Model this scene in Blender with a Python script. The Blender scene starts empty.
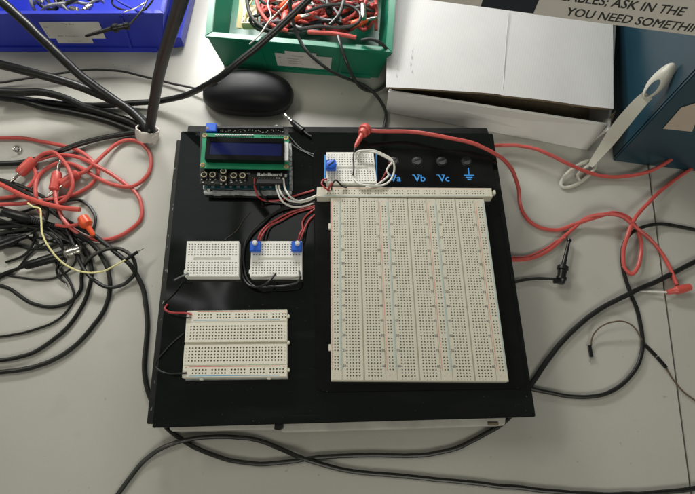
import bpy, bmesh, math, random
from mathutils import Vector, Matrix
random.seed(7)
SC = bpy.context.scene
COL = SC.collection
MM = 0.001
V3 = Vector

# ---------------------------------------------------------------- camera geometry (mm): a phone held above the desk
CAMH, TILT, F = 495.0, math.radians(21), 514.0
ST, CT = math.sin(TILT), math.cos(TILT)
def P(px, py, z=0.0):
    """point of the bench at height z (mm) under photo position px, py"""
    u = (px-347.5)/F; v = (py-247.0)/F
    k = (CAMH-z)/(CT+v*ST)
    return V3((u*k, k*(ST-v*CT), z))

# ---------------------------------------------------------------- materials
def nodes(name):
    m = bpy.data.materials.new(name); m.use_nodes = True
    nt = m.node_tree; return m, nt, nt.nodes['Principled BSDF']
def plastic(name, col, rough=0.45, var=0.08, scale=120, bump=0.02, metal=0.0, spec=0.5, dust=0.0, coat=0.0, trans=0.0):
    m, nt, b = nodes(name)
    tc = nt.nodes.new('ShaderNodeTexCoord')
    n = nt.nodes.new('ShaderNodeTexNoise'); n.inputs['Scale'].default_value = scale; n.inputs['Detail'].default_value = 5
    nt.links.new(tc.outputs['Object'], n.inputs['Vector'])
    r = nt.nodes.new('ShaderNodeMapRange')
    r.inputs['From Min'].default_value = .25; r.inputs['From Max'].default_value = .75
    r.inputs['To Min'].default_value = 1-var; r.inputs['To Max'].default_value = 1+var
    nt.links.new(n.outputs['Fac'], r.inputs['Value'])
    mx = nt.nodes.new('ShaderNodeVectorMath'); mx.operation = 'MULTIPLY'
    mx.inputs[0].default_value = col
    nt.links.new(r.outputs[0], mx.inputs[1])
    out = mx.outputs[0]
    if dust > 0:
        n2 = nt.nodes.new('ShaderNodeTexNoise'); n2.inputs['Scale'].default_value = 1500; n2.inputs['Detail'].default_value = 2
        nt.links.new(tc.outputs['Object'], n2.inputs['Vector'])
        cr = nt.nodes.new('ShaderNodeMapRange'); cr.inputs['From Min'].default_value = .70; cr.inputs['From Max'].default_value = .8
        cr.inputs['To Max'].default_value = dust
        nt.links.new(n2.outputs['Fac'], cr.inputs['Value'])
        mi = nt.nodes.new('ShaderNodeMix'); mi.data_type = 'RGBA'
        nt.links.new(cr.outputs[0], mi.inputs['Factor']); nt.links.new(out, mi.inputs['A'])
        mi.inputs['B'].default_value = (.35, .35, .33, 1); out = mi.outputs['Result']
    nt.links.new(out, b.inputs['Base Color'])
    r2 = nt.nodes.new('ShaderNodeMapRange'); r2.inputs['To Min'].default_value = max(.03, rough-.08); r2.inputs['To Max'].default_value = rough+.08
    nt.links.new(n.outputs['Fac'], r2.inputs['Value']); nt.links.new(r2.outputs[0], b.inputs['Roughness'])
    b.inputs['Metallic'].default_value = metal; b.inputs['Specular IOR Level'].default_value = spec
    b.inputs['Coat Weight'].default_value = coat
    b.inputs['Transmission Weight'].default_value = trans
    if bump:
        bp = nt.nodes.new('ShaderNodeBump'); bp.inputs['Strength'].default_value = bump*8; bp.inputs['Distance'].default_value = .0002
        n3 = nt.nodes.new('ShaderNodeTexNoise'); n3.inputs['Scale'].default_value = scale*8
        nt.links.new(tc.outputs['Object'], n3.inputs['Vector'])
        nt.links.new(n3.outputs['Fac'], bp.inputs['Height']); nt.links.new(bp.outputs[0], b.inputs['Normal'])
    return m

def table_mat():
    m, nt, b = nodes('grey_laminate')
    tc = nt.nodes.new('ShaderNodeTexCoord')
    def noise(s, d=4):
        n = nt.nodes.new('ShaderNodeTexNoise'); n.inputs['Scale'].default_value = s; n.inputs['Detail'].default_value = d
        nt.links.new(tc.outputs['Object'], n.inputs['Vector']); return n
    a, c, d = noise(7), noise(900, 2), noise(38, 6)
    ramp = nt.nodes.new('ShaderNodeValToRGB')
    ramp.color_ramp.elements[0].position = .3; ramp.color_ramp.elements[0].color = (.425, .415, .375, 1)
    ramp.color_ramp.elements[1].position = .75; ramp.color_ramp.elements[1].color = (.475, .465, .425, 1)
    nt.links.new(a.outputs['Fac'], ramp.inputs[0])
    # sparse pencil marks and crumbs
    cr = nt.nodes.new('ShaderNodeValToRGB')
    cr.color_ramp.elements[0].position = .765; cr.color_ramp.elements[0].color = (0, 0, 0, 1)
    cr.color_ramp.elements[1].position = .80; cr.color_ramp.elements[1].color = (.35, .35, .35, 1)
    e = noise(170, 1); nt.links.new(e.outputs['Fac'], cr.inputs[0])
    mi = nt.nodes.new('ShaderNodeMix'); mi.data_type = 'RGBA'
    nt.links.new(cr.outputs[0], mi.inputs['Factor']); nt.links.new(ramp.outputs[0], mi.inputs['A']); mi.inputs['B'].default_value = (.16, .15, .13, 1)
    mi2 = nt.nodes.new('ShaderNodeMix'); mi2.data_type = 'RGBA'; mi2.blend_type = 'MULTIPLY'; mi2.inputs['Factor'].default_value = .10
    nt.links.new(mi.outputs['Result'], mi2.inputs['A']); nt.links.new(c.outputs['Fac'], mi2.inputs['B'])
    last = mi2.outputs['Result']
    # fine scratches in three directions and a few smeared stains
    for rot, sc_, th_, col in ((.4, (9, 420, 1), .73, (.24, .23, .21, 1)), (1.9, (7, 380, 1), .74, (.62, .61, .58, 1)), (2.7, (12, 500, 1), .745, (.22, .21, .19, 1)), (0, (16, 22, 1), .62, (.33, .32, .28, 1))):
        mp = nt.nodes.new('ShaderNodeMapping'); mp.inputs['Rotation'].default_value = (0, 0, rot); mp.inputs['Scale'].default_value = sc_; mp.inputs['Location'].default_value = (rot*3, 1.7, 0)
        nt.links.new(tc.outputs['Object'], mp.inputs['Vector'])
        sn = nt.nodes.new('ShaderNodeTexNoise'); sn.inputs['Scale'].default_value = 1; sn.inputs['Detail'].default_value = 3
        nt.links.new(mp.outputs[0], sn.inputs['Vector'])
        mr = nt.nodes.new('ShaderNodeMapRange'); mr.inputs['From Min'].default_value = th_; mr.inputs['From Max'].default_value = th_+.07; mr.inputs['To Max'].default_value = .45 if rot else .2
        nt.links.new(sn.outputs['Fac'], mr.inputs['Value'])
        m3 = nt.nodes.new('ShaderNodeMix'); m3.data_type = 'RGBA'; m3.inputs['B'].default_value = col
        nt.links.new(mr.outputs[0], m3.inputs['Factor']); nt.links.new(last, m3.inputs['A']); last = m3.outputs['Result']
    nt.links.new(last, b.inputs['Base Color'])
    r = nt.nodes.new('ShaderNodeMapRange'); r.inputs['To Min'].default_value = .27; r.inputs['To Max'].default_value = .46
    nt.links.new(d.outputs['Fac'], r.inputs['Value']); nt.links.new(r.outputs[0], b.inputs['Roughness'])
    bp = nt.nodes.new('ShaderNodeBump'); bp.inputs['Strength'].default_value = .12; bp.inputs['Distance'].default_value = .0002
    nt.links.new(c.outputs['Fac'], bp.inputs['Height']); nt.links.new(bp.outputs[0], b.inputs['Normal'])
    return m

def glossy_black():
    m, nt, b = nodes('black_acrylic')
    tc = nt.nodes.new('ShaderNodeTexCoord')
    b.inputs['Base Color'].default_value = (.003, .0042, .0038, 1)
    n = nt.nodes.new('ShaderNodeTexNoise'); n.inputs['Scale'].default_value = 14; n.inputs['Detail'].default_value = 7
    nt.links.new(tc.outputs['Object'], n.inputs['Vector'])
    r = nt.nodes.new('ShaderNodeMapRange'); r.inputs['From Min'].default_value = .3; r.inputs['From Max'].default_value = .7
    r.inputs['To Min'].default_value = .04; r.inputs['To Max'].default_value = .12
    nt.links.new(n.outputs['Fac'], r.inputs['Value']); nt.links.new(r.outputs[0], b.inputs['Roughness'])
    # fine scratches and dust
    mp = nt.nodes.new('ShaderNodeMapping'); mp.inputs['Scale'].default_value = (14, 900, 1); mp.inputs['Rotation'].default_value = (0, 0, .5)
    nt.links.new(tc.outputs['Object'], mp.inputs['Vector'])
    s = nt.nodes.new('ShaderNodeTexNoise'); s.inputs['Scale'].default_value = 1; s.inputs['Detail'].default_value = 1
    nt.links.new(mp.outputs[0], s.inputs['Vector'])
    d = nt.nodes.new('ShaderNodeTexNoise'); d.inputs['Scale'].default_value = 620; d.inputs['Detail'].default_value = 1
    nt.links.new(tc.outputs['Object'], d.inputs['Vector'])
    c1 = nt.nodes.new('ShaderNodeMapRange'); c1.inputs['From Min'].default_value = .74; c1.inputs['From Max'].default_value = .82; c1.inputs['To Max'].default_value = .08
    c2 = nt.nodes.new('ShaderNodeMapRange'); c2.inputs['From Min'].default_value = .77; c2.inputs['From Max'].default_value = .84; c2.inputs['To Max'].default_value = .45
    nt.links.new(s.outputs['Fac'], c1.inputs['Value']); nt.links.new(d.outputs['Fac'], c2.inputs['Value'])
    ad = nt.nodes.new('ShaderNodeMath'); ad.operation = 'ADD'
    nt.links.new(c1.outputs[0], ad.inputs[0]); nt.links.new(c2.outputs[0], ad.inputs[1])
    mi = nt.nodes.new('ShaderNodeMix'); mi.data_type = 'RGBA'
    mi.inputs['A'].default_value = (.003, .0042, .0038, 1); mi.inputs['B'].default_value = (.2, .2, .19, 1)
    mp2 = nt.nodes.new('ShaderNodeMapping'); mp2.inputs['Rotation'].default_value = (0, 0, 2.2); mp2.inputs['Scale'].default_value = (6, 26, 1)  # smear: pale streaks put into the colour, standing in for ceiling reflections
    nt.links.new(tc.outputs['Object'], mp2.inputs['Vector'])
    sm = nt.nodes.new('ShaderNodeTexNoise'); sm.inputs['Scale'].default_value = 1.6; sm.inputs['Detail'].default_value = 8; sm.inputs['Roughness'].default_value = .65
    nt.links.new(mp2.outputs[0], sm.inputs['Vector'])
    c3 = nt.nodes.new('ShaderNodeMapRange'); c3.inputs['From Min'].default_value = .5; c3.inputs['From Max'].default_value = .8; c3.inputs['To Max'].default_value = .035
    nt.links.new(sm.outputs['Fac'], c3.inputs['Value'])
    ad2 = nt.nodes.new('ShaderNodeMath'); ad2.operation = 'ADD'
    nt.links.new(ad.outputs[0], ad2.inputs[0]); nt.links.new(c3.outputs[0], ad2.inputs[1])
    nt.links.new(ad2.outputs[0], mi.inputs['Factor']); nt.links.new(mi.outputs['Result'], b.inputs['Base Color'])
    return m

def corrugated():
    m, nt, b = nodes('white_corrugated_card')
    tc = nt.nodes.new('ShaderNodeTexCoord')
    mp = nt.nodes.new('ShaderNodeMapping'); mp.inputs['Rotation'].default_value = (0, 0, math.radians(15))
    nt.links.new(tc.outputs['Object'], mp.inputs['Vector'])
    w = nt.nodes.new('ShaderNodeTexWave'); w.inputs['Scale'].default_value = 115; w.inputs['Distortion'].default_value = 1.2; w.inputs['Detail'].default_value = 2
    nt.links.new(mp.outputs[0], w.inputs['Vector'])
    n = nt.nodes.new('ShaderNodeTexNoise'); n.inputs['Scale'].default_value = 25; n.inputs['Detail'].default_value = 5
    nt.links.new(tc.outputs['Object'], n.inputs['Vector'])
    ramp = nt.nodes.new('ShaderNodeValToRGB')
    ramp.color_ramp.elements[0].color = (.50, .50, .50, 1); ramp.color_ramp.elements[1].color = (.58, .58, .58, 1)
    nt.links.new(n.outputs['Fac'], ramp.inputs[0])
    mi = nt.nodes.new('ShaderNodeMix'); mi.data_type = 'RGBA'; mi.blend_type = 'MULTIPLY'; mi.inputs['Factor'].default_value = .05
    nt.links.new(ramp.outputs[0], mi.inputs['A']); nt.links.new(w.outputs['Color'], mi.inputs['B'])
    nt.links.new(mi.outputs['Result'], b.inputs['Base Color']); b.inputs['Roughness'].default_value = .6
    bp = nt.nodes.new('ShaderNodeBump'); bp.inputs['Strength'].default_value = .10; bp.inputs['Distance'].default_value = .0002
    nt.links.new(w.outputs['Fac'], bp.inputs['Height']); nt.links.new(bp.outputs[0], b.inputs['Normal'])
    return m

M = dict(
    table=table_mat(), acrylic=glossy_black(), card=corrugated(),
    card_in=plastic('bare_brown_card', (.20, .155, .10), .8, .2),
    card_edge=plastic('white_card_front', (.72, .71, .69), .6, .05, 30),
    panel=plastic('black_panel', (.0045, .005, .005), .13, .2, 60, .008, dust=.1, spec=.35),
    blackp=plastic('black_plastic', (.009, .0095, .010), .34, .2, spec=.4),
    matte=plastic('matte_black_plastic', (.016, .016, .018), .55, .2),
    cable=plastic('black_cable_rubber', (.006, .0065, .006), .40, .25, 200, .03),
    cable2=plastic('charcoal_lead_sheath', (.022, .025, .024), .4, .2, 200, .03),
    greyc=plastic('grey_cable_sheath', (.20, .21, .22), .4, .15),
    redc=plastic('red_silicone_sheath', (.52, .085, .072), .42, .12, 90, .02),
    redj=plastic('red_jumper_sheath', (.40, .045, .045), .4, .12),
    redp=plastic('red_plug_plastic', (.55, .085, .068), .38, .1, 90),
    orange=plastic('orange_plastic', (.78, .095, .025), .35, .08),
    whitej=plastic('white_jumper_sheath', (.66, .65, .60), .4, .08),
    yellow=plastic('yellow_jumper_sheath', (.72, .67, .32), .4, .08),
    brown=plastic('brown_jumper_sheath', (.10, .065, .04), .45, .15),
    board=plastic('ivory_breadboard_plastic', (.60, .575, .48), .42, .03, 25, .01),
    boardw=plastic('white_breadboard_plastic', (.79, .78, .73), .42, .03, 25, .01),
    boardh=plastic('off_white_breadboard_plastic', (.74, .71, .61), .42, .03, 25, .01),
    rail=plastic('cream_rail_plastic', (.62, .595, .49), .42, .03, 25, .01),
    contact=plastic('dark_contact_metal', (.16, .15, .13), .5, .2),  # plain dark grey metal, also used for slots and gaps
    sred=plastic('faded_red_print', (.62, .30, .24), .6, .1),
    sred2=plastic('red_print', (.55, .12, .10), .6, .1),
    sblue=plastic('faded_blue_print', (.38, .50, .50), .6, .1),
    sblue2=plastic('blue_print', (.12, .33, .52), .6, .1),
    ink=plastic('grey_print', (.15, .15, .135), .7, .1),
    inkd=plastic('black_print', (.035, .035, .035), .7, .1),
    inkp=plastic('pencil_line', (.36, .36, .37), .7, .1),
    bluet=plastic('bright_blue_print', (.03, .27, .72), .6, .06),
    pcb=plastic('green_circuit_board', (.012, .25, .12), .35, .12, 60),
    pcbk=plastic('black_circuit_board', (.006, .006, .006), .35, .2, 60),
    teal=plastic('teal_circuit_board', (.008, .055, .075), .35, .2, 60),
    lcd=plastic('dark_blue_screen_glass', (.006, .009, .055), .12, .25, 30, 0),
    gold=plastic('gold_plated_ring', (.62, .42, .16), .35, .1, metal=.8),
    silver=plastic('nickel_metal', (.62, .61, .58), .28, .1, 200, .01, metal=1),
    dullm=plastic('dull_tinned_metal', (.42, .43, .43), .4, .3, 150, .03, metal=.7),
    copper=plastic('bare_copper', (.62, .30, .20), .4, .1, metal=.8),
    potb=plastic('blue_trimmer_plastic', (.015, .11, .60), .4, .08),
    potw=plastic('white_trimmer_knob', (.66, .66, .66), .4, .05),
    printw=plastic('white_silkscreen', (.6, .6, .6), .6, .05),
    greenb=plastic('green_bin_plastic', (.006, .17, .095), .32, .06, 15, .01),
    blueb=plastic('blue_bin_plastic', (.02, .035, .42), .34, .06, 15, .01),
    navy=plastic('dark_blue_bin_plastic', (.012, .045, .068), .30, .10, 15, .01),
    navyd=plastic('dark_navy_board', (.006, .012, .022), .5, .1, 15, .02),
    paper=plastic('white_paper_label', (.60, .585, .56), .7, .04, 40),
    sign=plastic('sign_paper', (.62, .59, .54), .7, .03, 40),
    beige=plastic('beige_paper', (.50, .42, .34), .7, .04, 40),
    strap=plastic('white_nylon_strap', (.56, .55, .48), .35, .05, 40),
    tape=plastic('whitish_tape', (.58, .54, .50), .55, .15, 90, .04),
    clear=plastic('pale_acrylic_ledge', (.52, .50, .46), .2, .15, 60, .02),
    cream=plastic('cream_plastic', (.62, .54, .30), .45, .1),
    bezel=plastic('pale_gold_ring', (.80, .70, .50), .3, .1, metal=.4),
    shiny=plastic('bright_plated_metal', (.55, .56, .57), .28, .35, 160, .04, metal=.3),
    mouse=plastic('soft_touch_black', (.007, .007, .010), .5, .1, 300, .03, spec=.3),
    mouses=plastic('mouse_side_grip', (.045, .045, .047), .5, .1, 300, .03),
)

# ---------------------------------------------------------------- mesh builder (mm)
class MB:
    def __init__(s): s.v = []; s.f = []; s.m = []
    def add(s, vs, fs, mi=0):
        o = len(s.v); s.v += [V3(v) for v in vs]
        for f in fs: s.f.append(tuple(i+o for i in f)); s.m.append(mi)
        return s
    def bm(s, bm, mi=0):
        bm.verts.index_update()
        s.add([v.co.copy() for v in bm.verts], [[v.index for v in f.verts] for f in bm.faces], mi); bm.free(); return s
    def prism(s, poly, z0, z1, bev=0, mi=0, seg=2):
        """poly: xy(z ignored) points, counter-clockwise or not"""
        bm = bmesh.new()
        vs = [bm.verts.new((p[0], p[1], z0)) for p in poly]
        f = bm.faces.new(vs)
        r = bmesh.ops.extrude_face_region(bm, geom=[f])
        for e in r['geom']:
            if isinstance(e, bmesh.types.BMVert): e.co.z = z1
        bmesh.ops.recalc_face_normals(bm, faces=bm.faces)
        if bev: bmesh.ops.bevel(bm, geom=bm.edges[:], offset=bev, segments=seg, affect='EDGES', clamp_overlap=True)
        return s.bm(bm, mi)
    def box(s, c, size, bev=0, rot=None, mi=0, seg=2):
        bm = bmesh.new(); bmesh.ops.create_cube(bm, size=1)
        bmesh.ops.scale(bm, vec=size, verts=bm.verts)
        if bev: bmesh.ops.bevel(bm, geom=bm.edges[:], offset=bev, segments=seg, affect='EDGES', clamp_overlap=True)
        if rot is not None: bmesh.ops.transform(bm, matrix=rot.to_4x4(), verts=bm.verts)
        bmesh.ops.translate(bm, vec=c, verts=bm.verts)
        return s.bm(bm, mi)
    def hexa(s, b, t, bev=0, mi=0):
        """8-corner solid: four bottom and four top points"""
        bm = bmesh.new(); vs = [bm.verts.new(p) for p in list(b)+list(t)]
        for f in ((3,2,1,0),(4,5,6,7),(0,1,5,4),(1,2,6,5),(2,3,7,6),(3,0,4,7)): bm.faces.new([vs[i] for i in f])
        bmesh.ops.recalc_face_normals(bm, faces=bm.faces)
        if bev: bmesh.ops.bevel(bm, geom=bm.edges[:], offset=bev, segments=2, affect='EDGES', clamp_overlap=True)
        return s.bm(bm, mi)
    def tube(s, pts, r, seg=10, mi=0, flat=None):
        n = len(pts); rr = r if isinstance(r, (list, tuple)) else [r]*n
        up = None; vs = []; fs = []
        for i, p in enumerate(pts):
            t = (pts[min(i+1, n-1)]-pts[max(i-1, 0)])
            t = t.normalized() if t.length > 1e-9 else V3((1, 0, 0))
            if up is None:
                up = V3((0, 0, 1)) if abs(t.z) < .9 else V3((0, 1, 0))
            a = (up-t*up.dot(t)).normalized(); b = t.cross(a); up = a
            for k in range(seg):
                th = 2*math.pi*k/seg
                fa = 1 if flat is None else flat
                vs.append(p+(a*math.cos(th)*fa+b*math.sin(th))*rr[i])
        for i in range(n-1):
            for k in range(seg):
                k2 = (k+1) % seg
                fs.append((i*seg+k, i*seg+k2, (i+1)*seg+k2, (i+1)*seg+k))
        fs.append(tuple(reversed(range(seg)))); fs.append(tuple((n-1)*seg+k for k in range(seg)))
        return s.add(vs, fs, mi)
    def lathe(s, p0, p1, prof, seg=16, mi=0):
        """prof: (fraction along p0-p1, radius)"""
        ax = (p1-p0); pts = []; rr = []
        d = ax.normalized(); a = V3((0, 0, 1)) if abs(d.z) < .9 else V3((0, 1, 0))
        a = (a-d*a.dot(d)).normalized(); b = d.cross(a); vs = []; fs = []
        for t, r in prof:
            c = p0+ax*t
            for k in range(seg):
                th = 2*math.pi*k/seg; vs.append(c+(a*math.cos(th)+b*math.sin(th))*r)
        n = len(prof)
        for i in range(n-1):
            for k in range(seg):
                k2 = (k+1) % seg; fs.append((i*seg+k, i*seg+k2, (i+1)*seg+k2, (i+1)*seg+k))
        fs.append(tuple(reversed(range(seg)))); fs.append(tuple((n-1)*seg+k for k in range(seg)))
        return s.add(vs, fs, mi)
    def ring(s, c, r, rt, n=V3((0, 0, 1)), seg=20, seg2=8, mi=0, sx=1.0):
        n = n.normalized(); a = V3((1, 0, 0)) if abs(n.x) < .9 else V3((0, 1, 0))
        a = (a-n*a.dot(n)).normalized(); b = n.cross(a); vs = []; fs = []
        for i in range(seg):
            th = 2*math.pi*i/seg; d = a*math.cos(th)*sx+b*math.sin(th)
            for k in range(seg2):
                ph = 2*math.pi*k/seg2; vs.append(c+d*(r+rt*math.cos(ph))+n*rt*math.sin(ph))
        for i in range(seg):
            for k in range(seg2):
                i2 = (i+1) % seg; k2 = (k+1) % seg2
                fs.append((i*seg2+k, i2*seg2+k, i2*seg2+k2, i*seg2+k2))
        return s.add(vs, fs, mi)
    def build(s, name, mats, parent=None, label=None, cat=None, group=None, kind=None, smooth=True, angle=35):
        me = bpy.data.meshes.new(name)
        if parent is not None: org = V3(parent['org'])
        else:
            xs = [v.x for v in s.v]; ys = [v.y for v in s.v]; zs = [v.z for v in s.v]
            org = V3(((min(xs)+max(xs))/2, (min(ys)+max(ys))/2, min(zs)))
        me.from_pydata([(v-org)*MM for v in s.v], [], s.f)
        if not isinstance(mats, (list, tuple)): mats = [mats]
        for m in mats: me.materials.append(m)
        me.polygons.foreach_set('material_index', s.m)
        if smooth:
            me.polygons.foreach_set('use_smooth', [True]*len(me.polygons)); me.set_sharp_from_angle(angle=math.radians(angle))
        me.validate(); me.update()
        o = bpy.data.objects.new(name, me); COL.objects.link(o)
        if parent is not None: o.parent = parent; 
        else: o.location = org*MM
        o['org'] = tuple(org)
        tag(o, label, cat, group, kind)
        return o
def tag(o, label=None, cat=None, group=None, kind=None):
    for k, v in (('label', label), ('category', cat), ('group', group), ('kind', kind)):
        if v: o[k] = v
def thing(name, loc, label, cat, group=None):
    o = bpy.data.objects.new(name, None); COL.objects.link(o)
    o.empty_display_size = .01; o.location = V3(loc)*MM; o['org'] = tuple(loc)
    tag(o, label, cat, group); return o

def spline(pts, n=8):
    q = [pts[0]*2-pts[1]]+list(pts)+[pts[-1]*2-pts[-2]]; out = []
    for i in range(1, len(q)-2):
        p0, p1, p2, p3 = q[i-1:i+3]
        d = [max((b-a).length, 1e-4)**.5 for a, b in ((p0, p1), (p1, p2), (p2, p3))]
        m1 = (p2-p1)+(((p1-p0)/d[0]-(p2-p0)/(d[0]+d[1]))*d[1])
        m2 = (p2-p1)+(((p3-p2)/d[2]-(p3-p1)/(d[1]+d[2]))*d[1])
        for k in range(n):
            t = k/n; t2, t3 = t*t, t*t*t
            out.append(p1*(2*t3-3*t2+1)+m1*(t3-2*t2+t)+p2*(-2*t3+3*t2)+m2*(t3-t2))
    out.append(q[-2]); return out
def pp(lst, z):
    """photo points -> bench points; an entry may carry its own height"""
    return [P(e[0], e[1], e[2] if len(e) > 2 else z) for e in lst]
from mathutils import noise as _ns
def cable_mesh(lst, z, r, seg=10, n=8):
    pts = spline(pp(lst, z), n); off = V3((random.random()*90, 0, 0)); out = []
    a = .42 if r < 3 else .2
    for p in pts:
        w = _ns.noise_vector(p*.045+off)*a*1.6+_ns.noise_vector(p*.15+off)*a*.5; out.append(V3((p.x+w.x, p.y+w.y, p.z+abs(w.z)*.3)))
    rr = [r*(1+.035*_ns.noise(p*.12+off)) for p in out]
    return MB().tube(out, rr, seg)
def wire(name, lst, z, r, mat, label, cat, group=None, seg=10, parent=None, n=8):
    return cable_mesh(lst, z, r, seg, n).build(name, M[mat], parent, label, cat, group)

# lettering -----------------------------------------------------
_tc = {}
def glyphs(txt):
    if txt not in _tc:
        c = bpy.data.curves.new('t', 'FONT'); c.body = txt; c.size = 1; c.resolution_u = 3
        o = bpy.data.objects.new('t', c); COL.objects.link(o)
        dg = bpy.context.evaluated_depsgraph_get(); me = bpy.data.meshes.new_from_object(o.evaluated_get(dg))
        _tc[txt] = ([v.co.copy() for v in me.vertices], [tuple(p.vertices) for p in me.polygons])
        bpy.data.objects.remove(o); bpy.data.curves.remove(c); bpy.data.meshes.remove(me)
    return _tc[txt]
def letter(mb, txt, o, xd, yd, size, lift=.12, mi=0, center=False, width=None, bold=0):
    vs, fs = glyphs(txt)
    if not vs: return
    xs = [v.x for v in vs]; w = max(xs)-min(xs)
    sx = size if width is None else width/w
    x0 = (min(xs)+max(xs))/2 if center else min(xs)
    nrm = xd.cross(yd).normalized()
    offs = [(0, 0)] if not bold else [(0, 0), (bold, 0), (0, bold), (bold, bold)]
    for j, (bx, by) in enumerate(offs):
        mb.add([o+xd*((v.x-x0)*sx+bx)+yd*(v.y*size+by)+nrm*(lift+.01*j) for v in vs], fs, mi)

# ---------------------------------------------------------------- cell relief used for all breadboards
def relief(mb, A, B, H, MAT, mp, zb):
    """A, B: break lists; H[i][j] depth below top (mm), MAT[i][j] material; mp(a,b)->xy; zb: (ztop, zbottom)"""
    zt, z0 = zb; na, nb = len(A)-1, len(B)-1
    def pt(a, b, z): x, y = mp(a, b); return (x, y, z)
    for i in range(na):
        for j in range(nb):
            h = H[i][j]; z = zt-h
            a0, a1, b0, b1 = A[i], A[i+1], B[j], B[j+1]
            mb.add([pt(a0, b0, z), pt(a1, b0, z), pt(a1, b1, z), pt(a0, b1, z)], [(3, 2, 1, 0)], MAT[i][j])
            for (ii, jj, q0, q1) in ((i+1, j, (a1, b0), (a1, b1)), (i, j+1, (a1, b1), (a0, b1))):
                h2 = H[ii][jj] if ii < na and jj < nb else zt-z0
                if abs(h2-h) > 1e-6:
                    mb.add([pt(*q0, zt-h), pt(*q1, zt-h), pt(*q1, zt-h2), pt(*q0, zt-h2)], [(0, 1, 2, 3)] if h2 > h else [(3, 2, 1, 0)], 0)
            if i == 0: mb.add([pt(a0, b0, z), pt(a0, b1, z), pt(a0, b1, z0), pt(a0, b0, z0)], [(3, 2, 1, 0)], 0)
            if j == 0: mb.add([pt(a0, b0, z), pt(a1, b0, z), pt(a1, b0, z0), pt(a0, b0, z0)], [(0, 1, 2, 3)], 0)
def perf(mp, W, L, holes, marks, zt, z0, hs=.54, ditches=(), edge=.5):
    """holes: list of (list of a-centres, list of b-centres); marks: (a0,a1,b0,b1,mat); ditches (a0,a1,b0,b1,depth)"""
    As, Bs = {0.0, W, edge, W-edge}, {0.0, L, edge, L-edge}
    for ca, cb in holes:
        for c in ca: As |= {c-hs, c+hs}
        for c in cb: Bs |= {c-hs, c+hs}
    for q in list(marks)+list(ditches): As |= {q[0], q[1]}; Bs |= {q[2], q[3]}
    def clean(S):
        out = []
        for x in sorted(S):
            if not out or x-out[-1] > 1e-4: out.append(x)
        return out
    A, B = clean(As), clean(Bs)
    H = [[0.0]*(len(B)-1) for _ in range(len(A)-1)]; MT = [[0]*(len(B)-1) for _ in range(len(A)-1)]
    for i in range(len(A)-1):
        am = (A[i]+A[i+1])/2
        for j in range(len(B)-1):
            bmid = (B[j]+B[j+1])/2
            for q in ditches:
                if q[0] < am < q[1] and q[2] < bmid < q[3]: H[i][j] = q[4]
            for q in marks:
                if q[0] < am < q[1] and q[2] < bmid < q[3]: MT[i][j] = q[4]
            for ca, cb in holes:
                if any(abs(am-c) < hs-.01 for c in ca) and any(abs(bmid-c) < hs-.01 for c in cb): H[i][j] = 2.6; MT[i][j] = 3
            if am < edge or am > W-edge or bmid < edge or bmid > L-edge: H[i][j] = max(H[i][j], .35)
    mb = MB(); relief(mb, A, B, H, MT, mp, (zt, z0)); return mb
def bil(c00, c10, c11, c01, W, L):
    """(a,b) in mm -> xy, bilinear between four corners (TL, TR, BR, BL)"""
    def f(a, b):
        s, t = a/W, b/L
        p = c00*((1-s)*(1-t))+c10*(s*(1-t))+c11*(s*t)+c01*((1-s)*t)
        return p.x, p.y
    return f
def flatdir(mp, W, L, a, b):
    p = V3((*mp(a, b), 0)); x = V3((*mp(a+1, b), 0))-p; y = V3((*mp(a, b-1), 0))-p
    return p, x.normalized(), y.normalized()

# ================================================================ SETTING: desks
s0, s1 = P(648.8, 166.6, 0), P(677, 380.8, 0)
d = (s1-s0).normalized(); top = s0-d*900; bot = s0+d*900
g = .9
MB().prism([(-1000, bot.y), (bot.x-g, bot.y), (top.x-g, top.y), (-1000, top.y)], -25, 0, .6).build('desk_surface', M['table'], kind='structure')
MB().prism([(bot.x+g, bot.y), (1200, bot.y), (1200, top.y), (top.x+g, top.y)], -25, -.2, .6).build('desk_surface', M['table'], kind='structure')
MB().prism([(-3000, -3000), (3000, -3000), (3000, 3000), (-3000, 3000)], -745, -735).build('floor', plastic('dark_vinyl_floor', (.05, .05, .05), .6), kind='structure')

# ================================================================ BLACK PROJECT CASE
CZ = 48.0
root = thing('equipment_case', P(340, 280, 0), 'flat black acrylic case carrying all the breadboards', 'case')
q = [P(181, 131, CZ), P(493, 133, CZ), P(536, 417, CZ), P(152, 428, CZ)]
def inset(q, d):
    c = sum(q, V3((0, 0, 0)))/len(q); return [p+(c-p).normalized()*d for p in q]
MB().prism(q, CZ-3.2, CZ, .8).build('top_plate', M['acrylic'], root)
MB().prism(inset(q, 7), 3, CZ-3.25, 1.5).build('body', M['blackp'], root)
b = [P(188, 125.5, CZ-4), P(487, 127.5, CZ-4), P(489, 134, CZ-4), P(187, 133, CZ-4)]
MB().prism(b, 6, CZ-4, .6).build('rear_strip', M['blackp'], root)
b = [P(176.5, 140, CZ-9), P(183, 140, CZ-9), P(155, 424, CZ-9), P(146.5, 424, CZ-9)]
MB().prism(b, 8, CZ-9, .5).build('side_flange', M['blackp'], root)
b = [P(281, 420, CZ-12), P(506, 415, CZ-12), P(505, 425.5, CZ-12), P(281, 432, CZ-12)]
MB().prism(b, 4, CZ-12, .8).build('front_ledge', M['clear'], root)
b = [P(168, 425, CZ-14), P(279, 423, CZ-14), P(279, 429.0, CZ-14), P(171, 431.4, CZ-14)]
MB().prism(b, 4, CZ-14, .8).build('front_ledge', M['clear'], root)
mbx = MB().prism([P(275, 420, CZ-3), P(283, 420, CZ-3), P(283, 428, CZ-3), P(279, 430, CZ-3), P(274, 429.5, CZ-3)], CZ-13, CZ-3.3, .4); mbx.build('corner_clip', M['blackp'], root)
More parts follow.
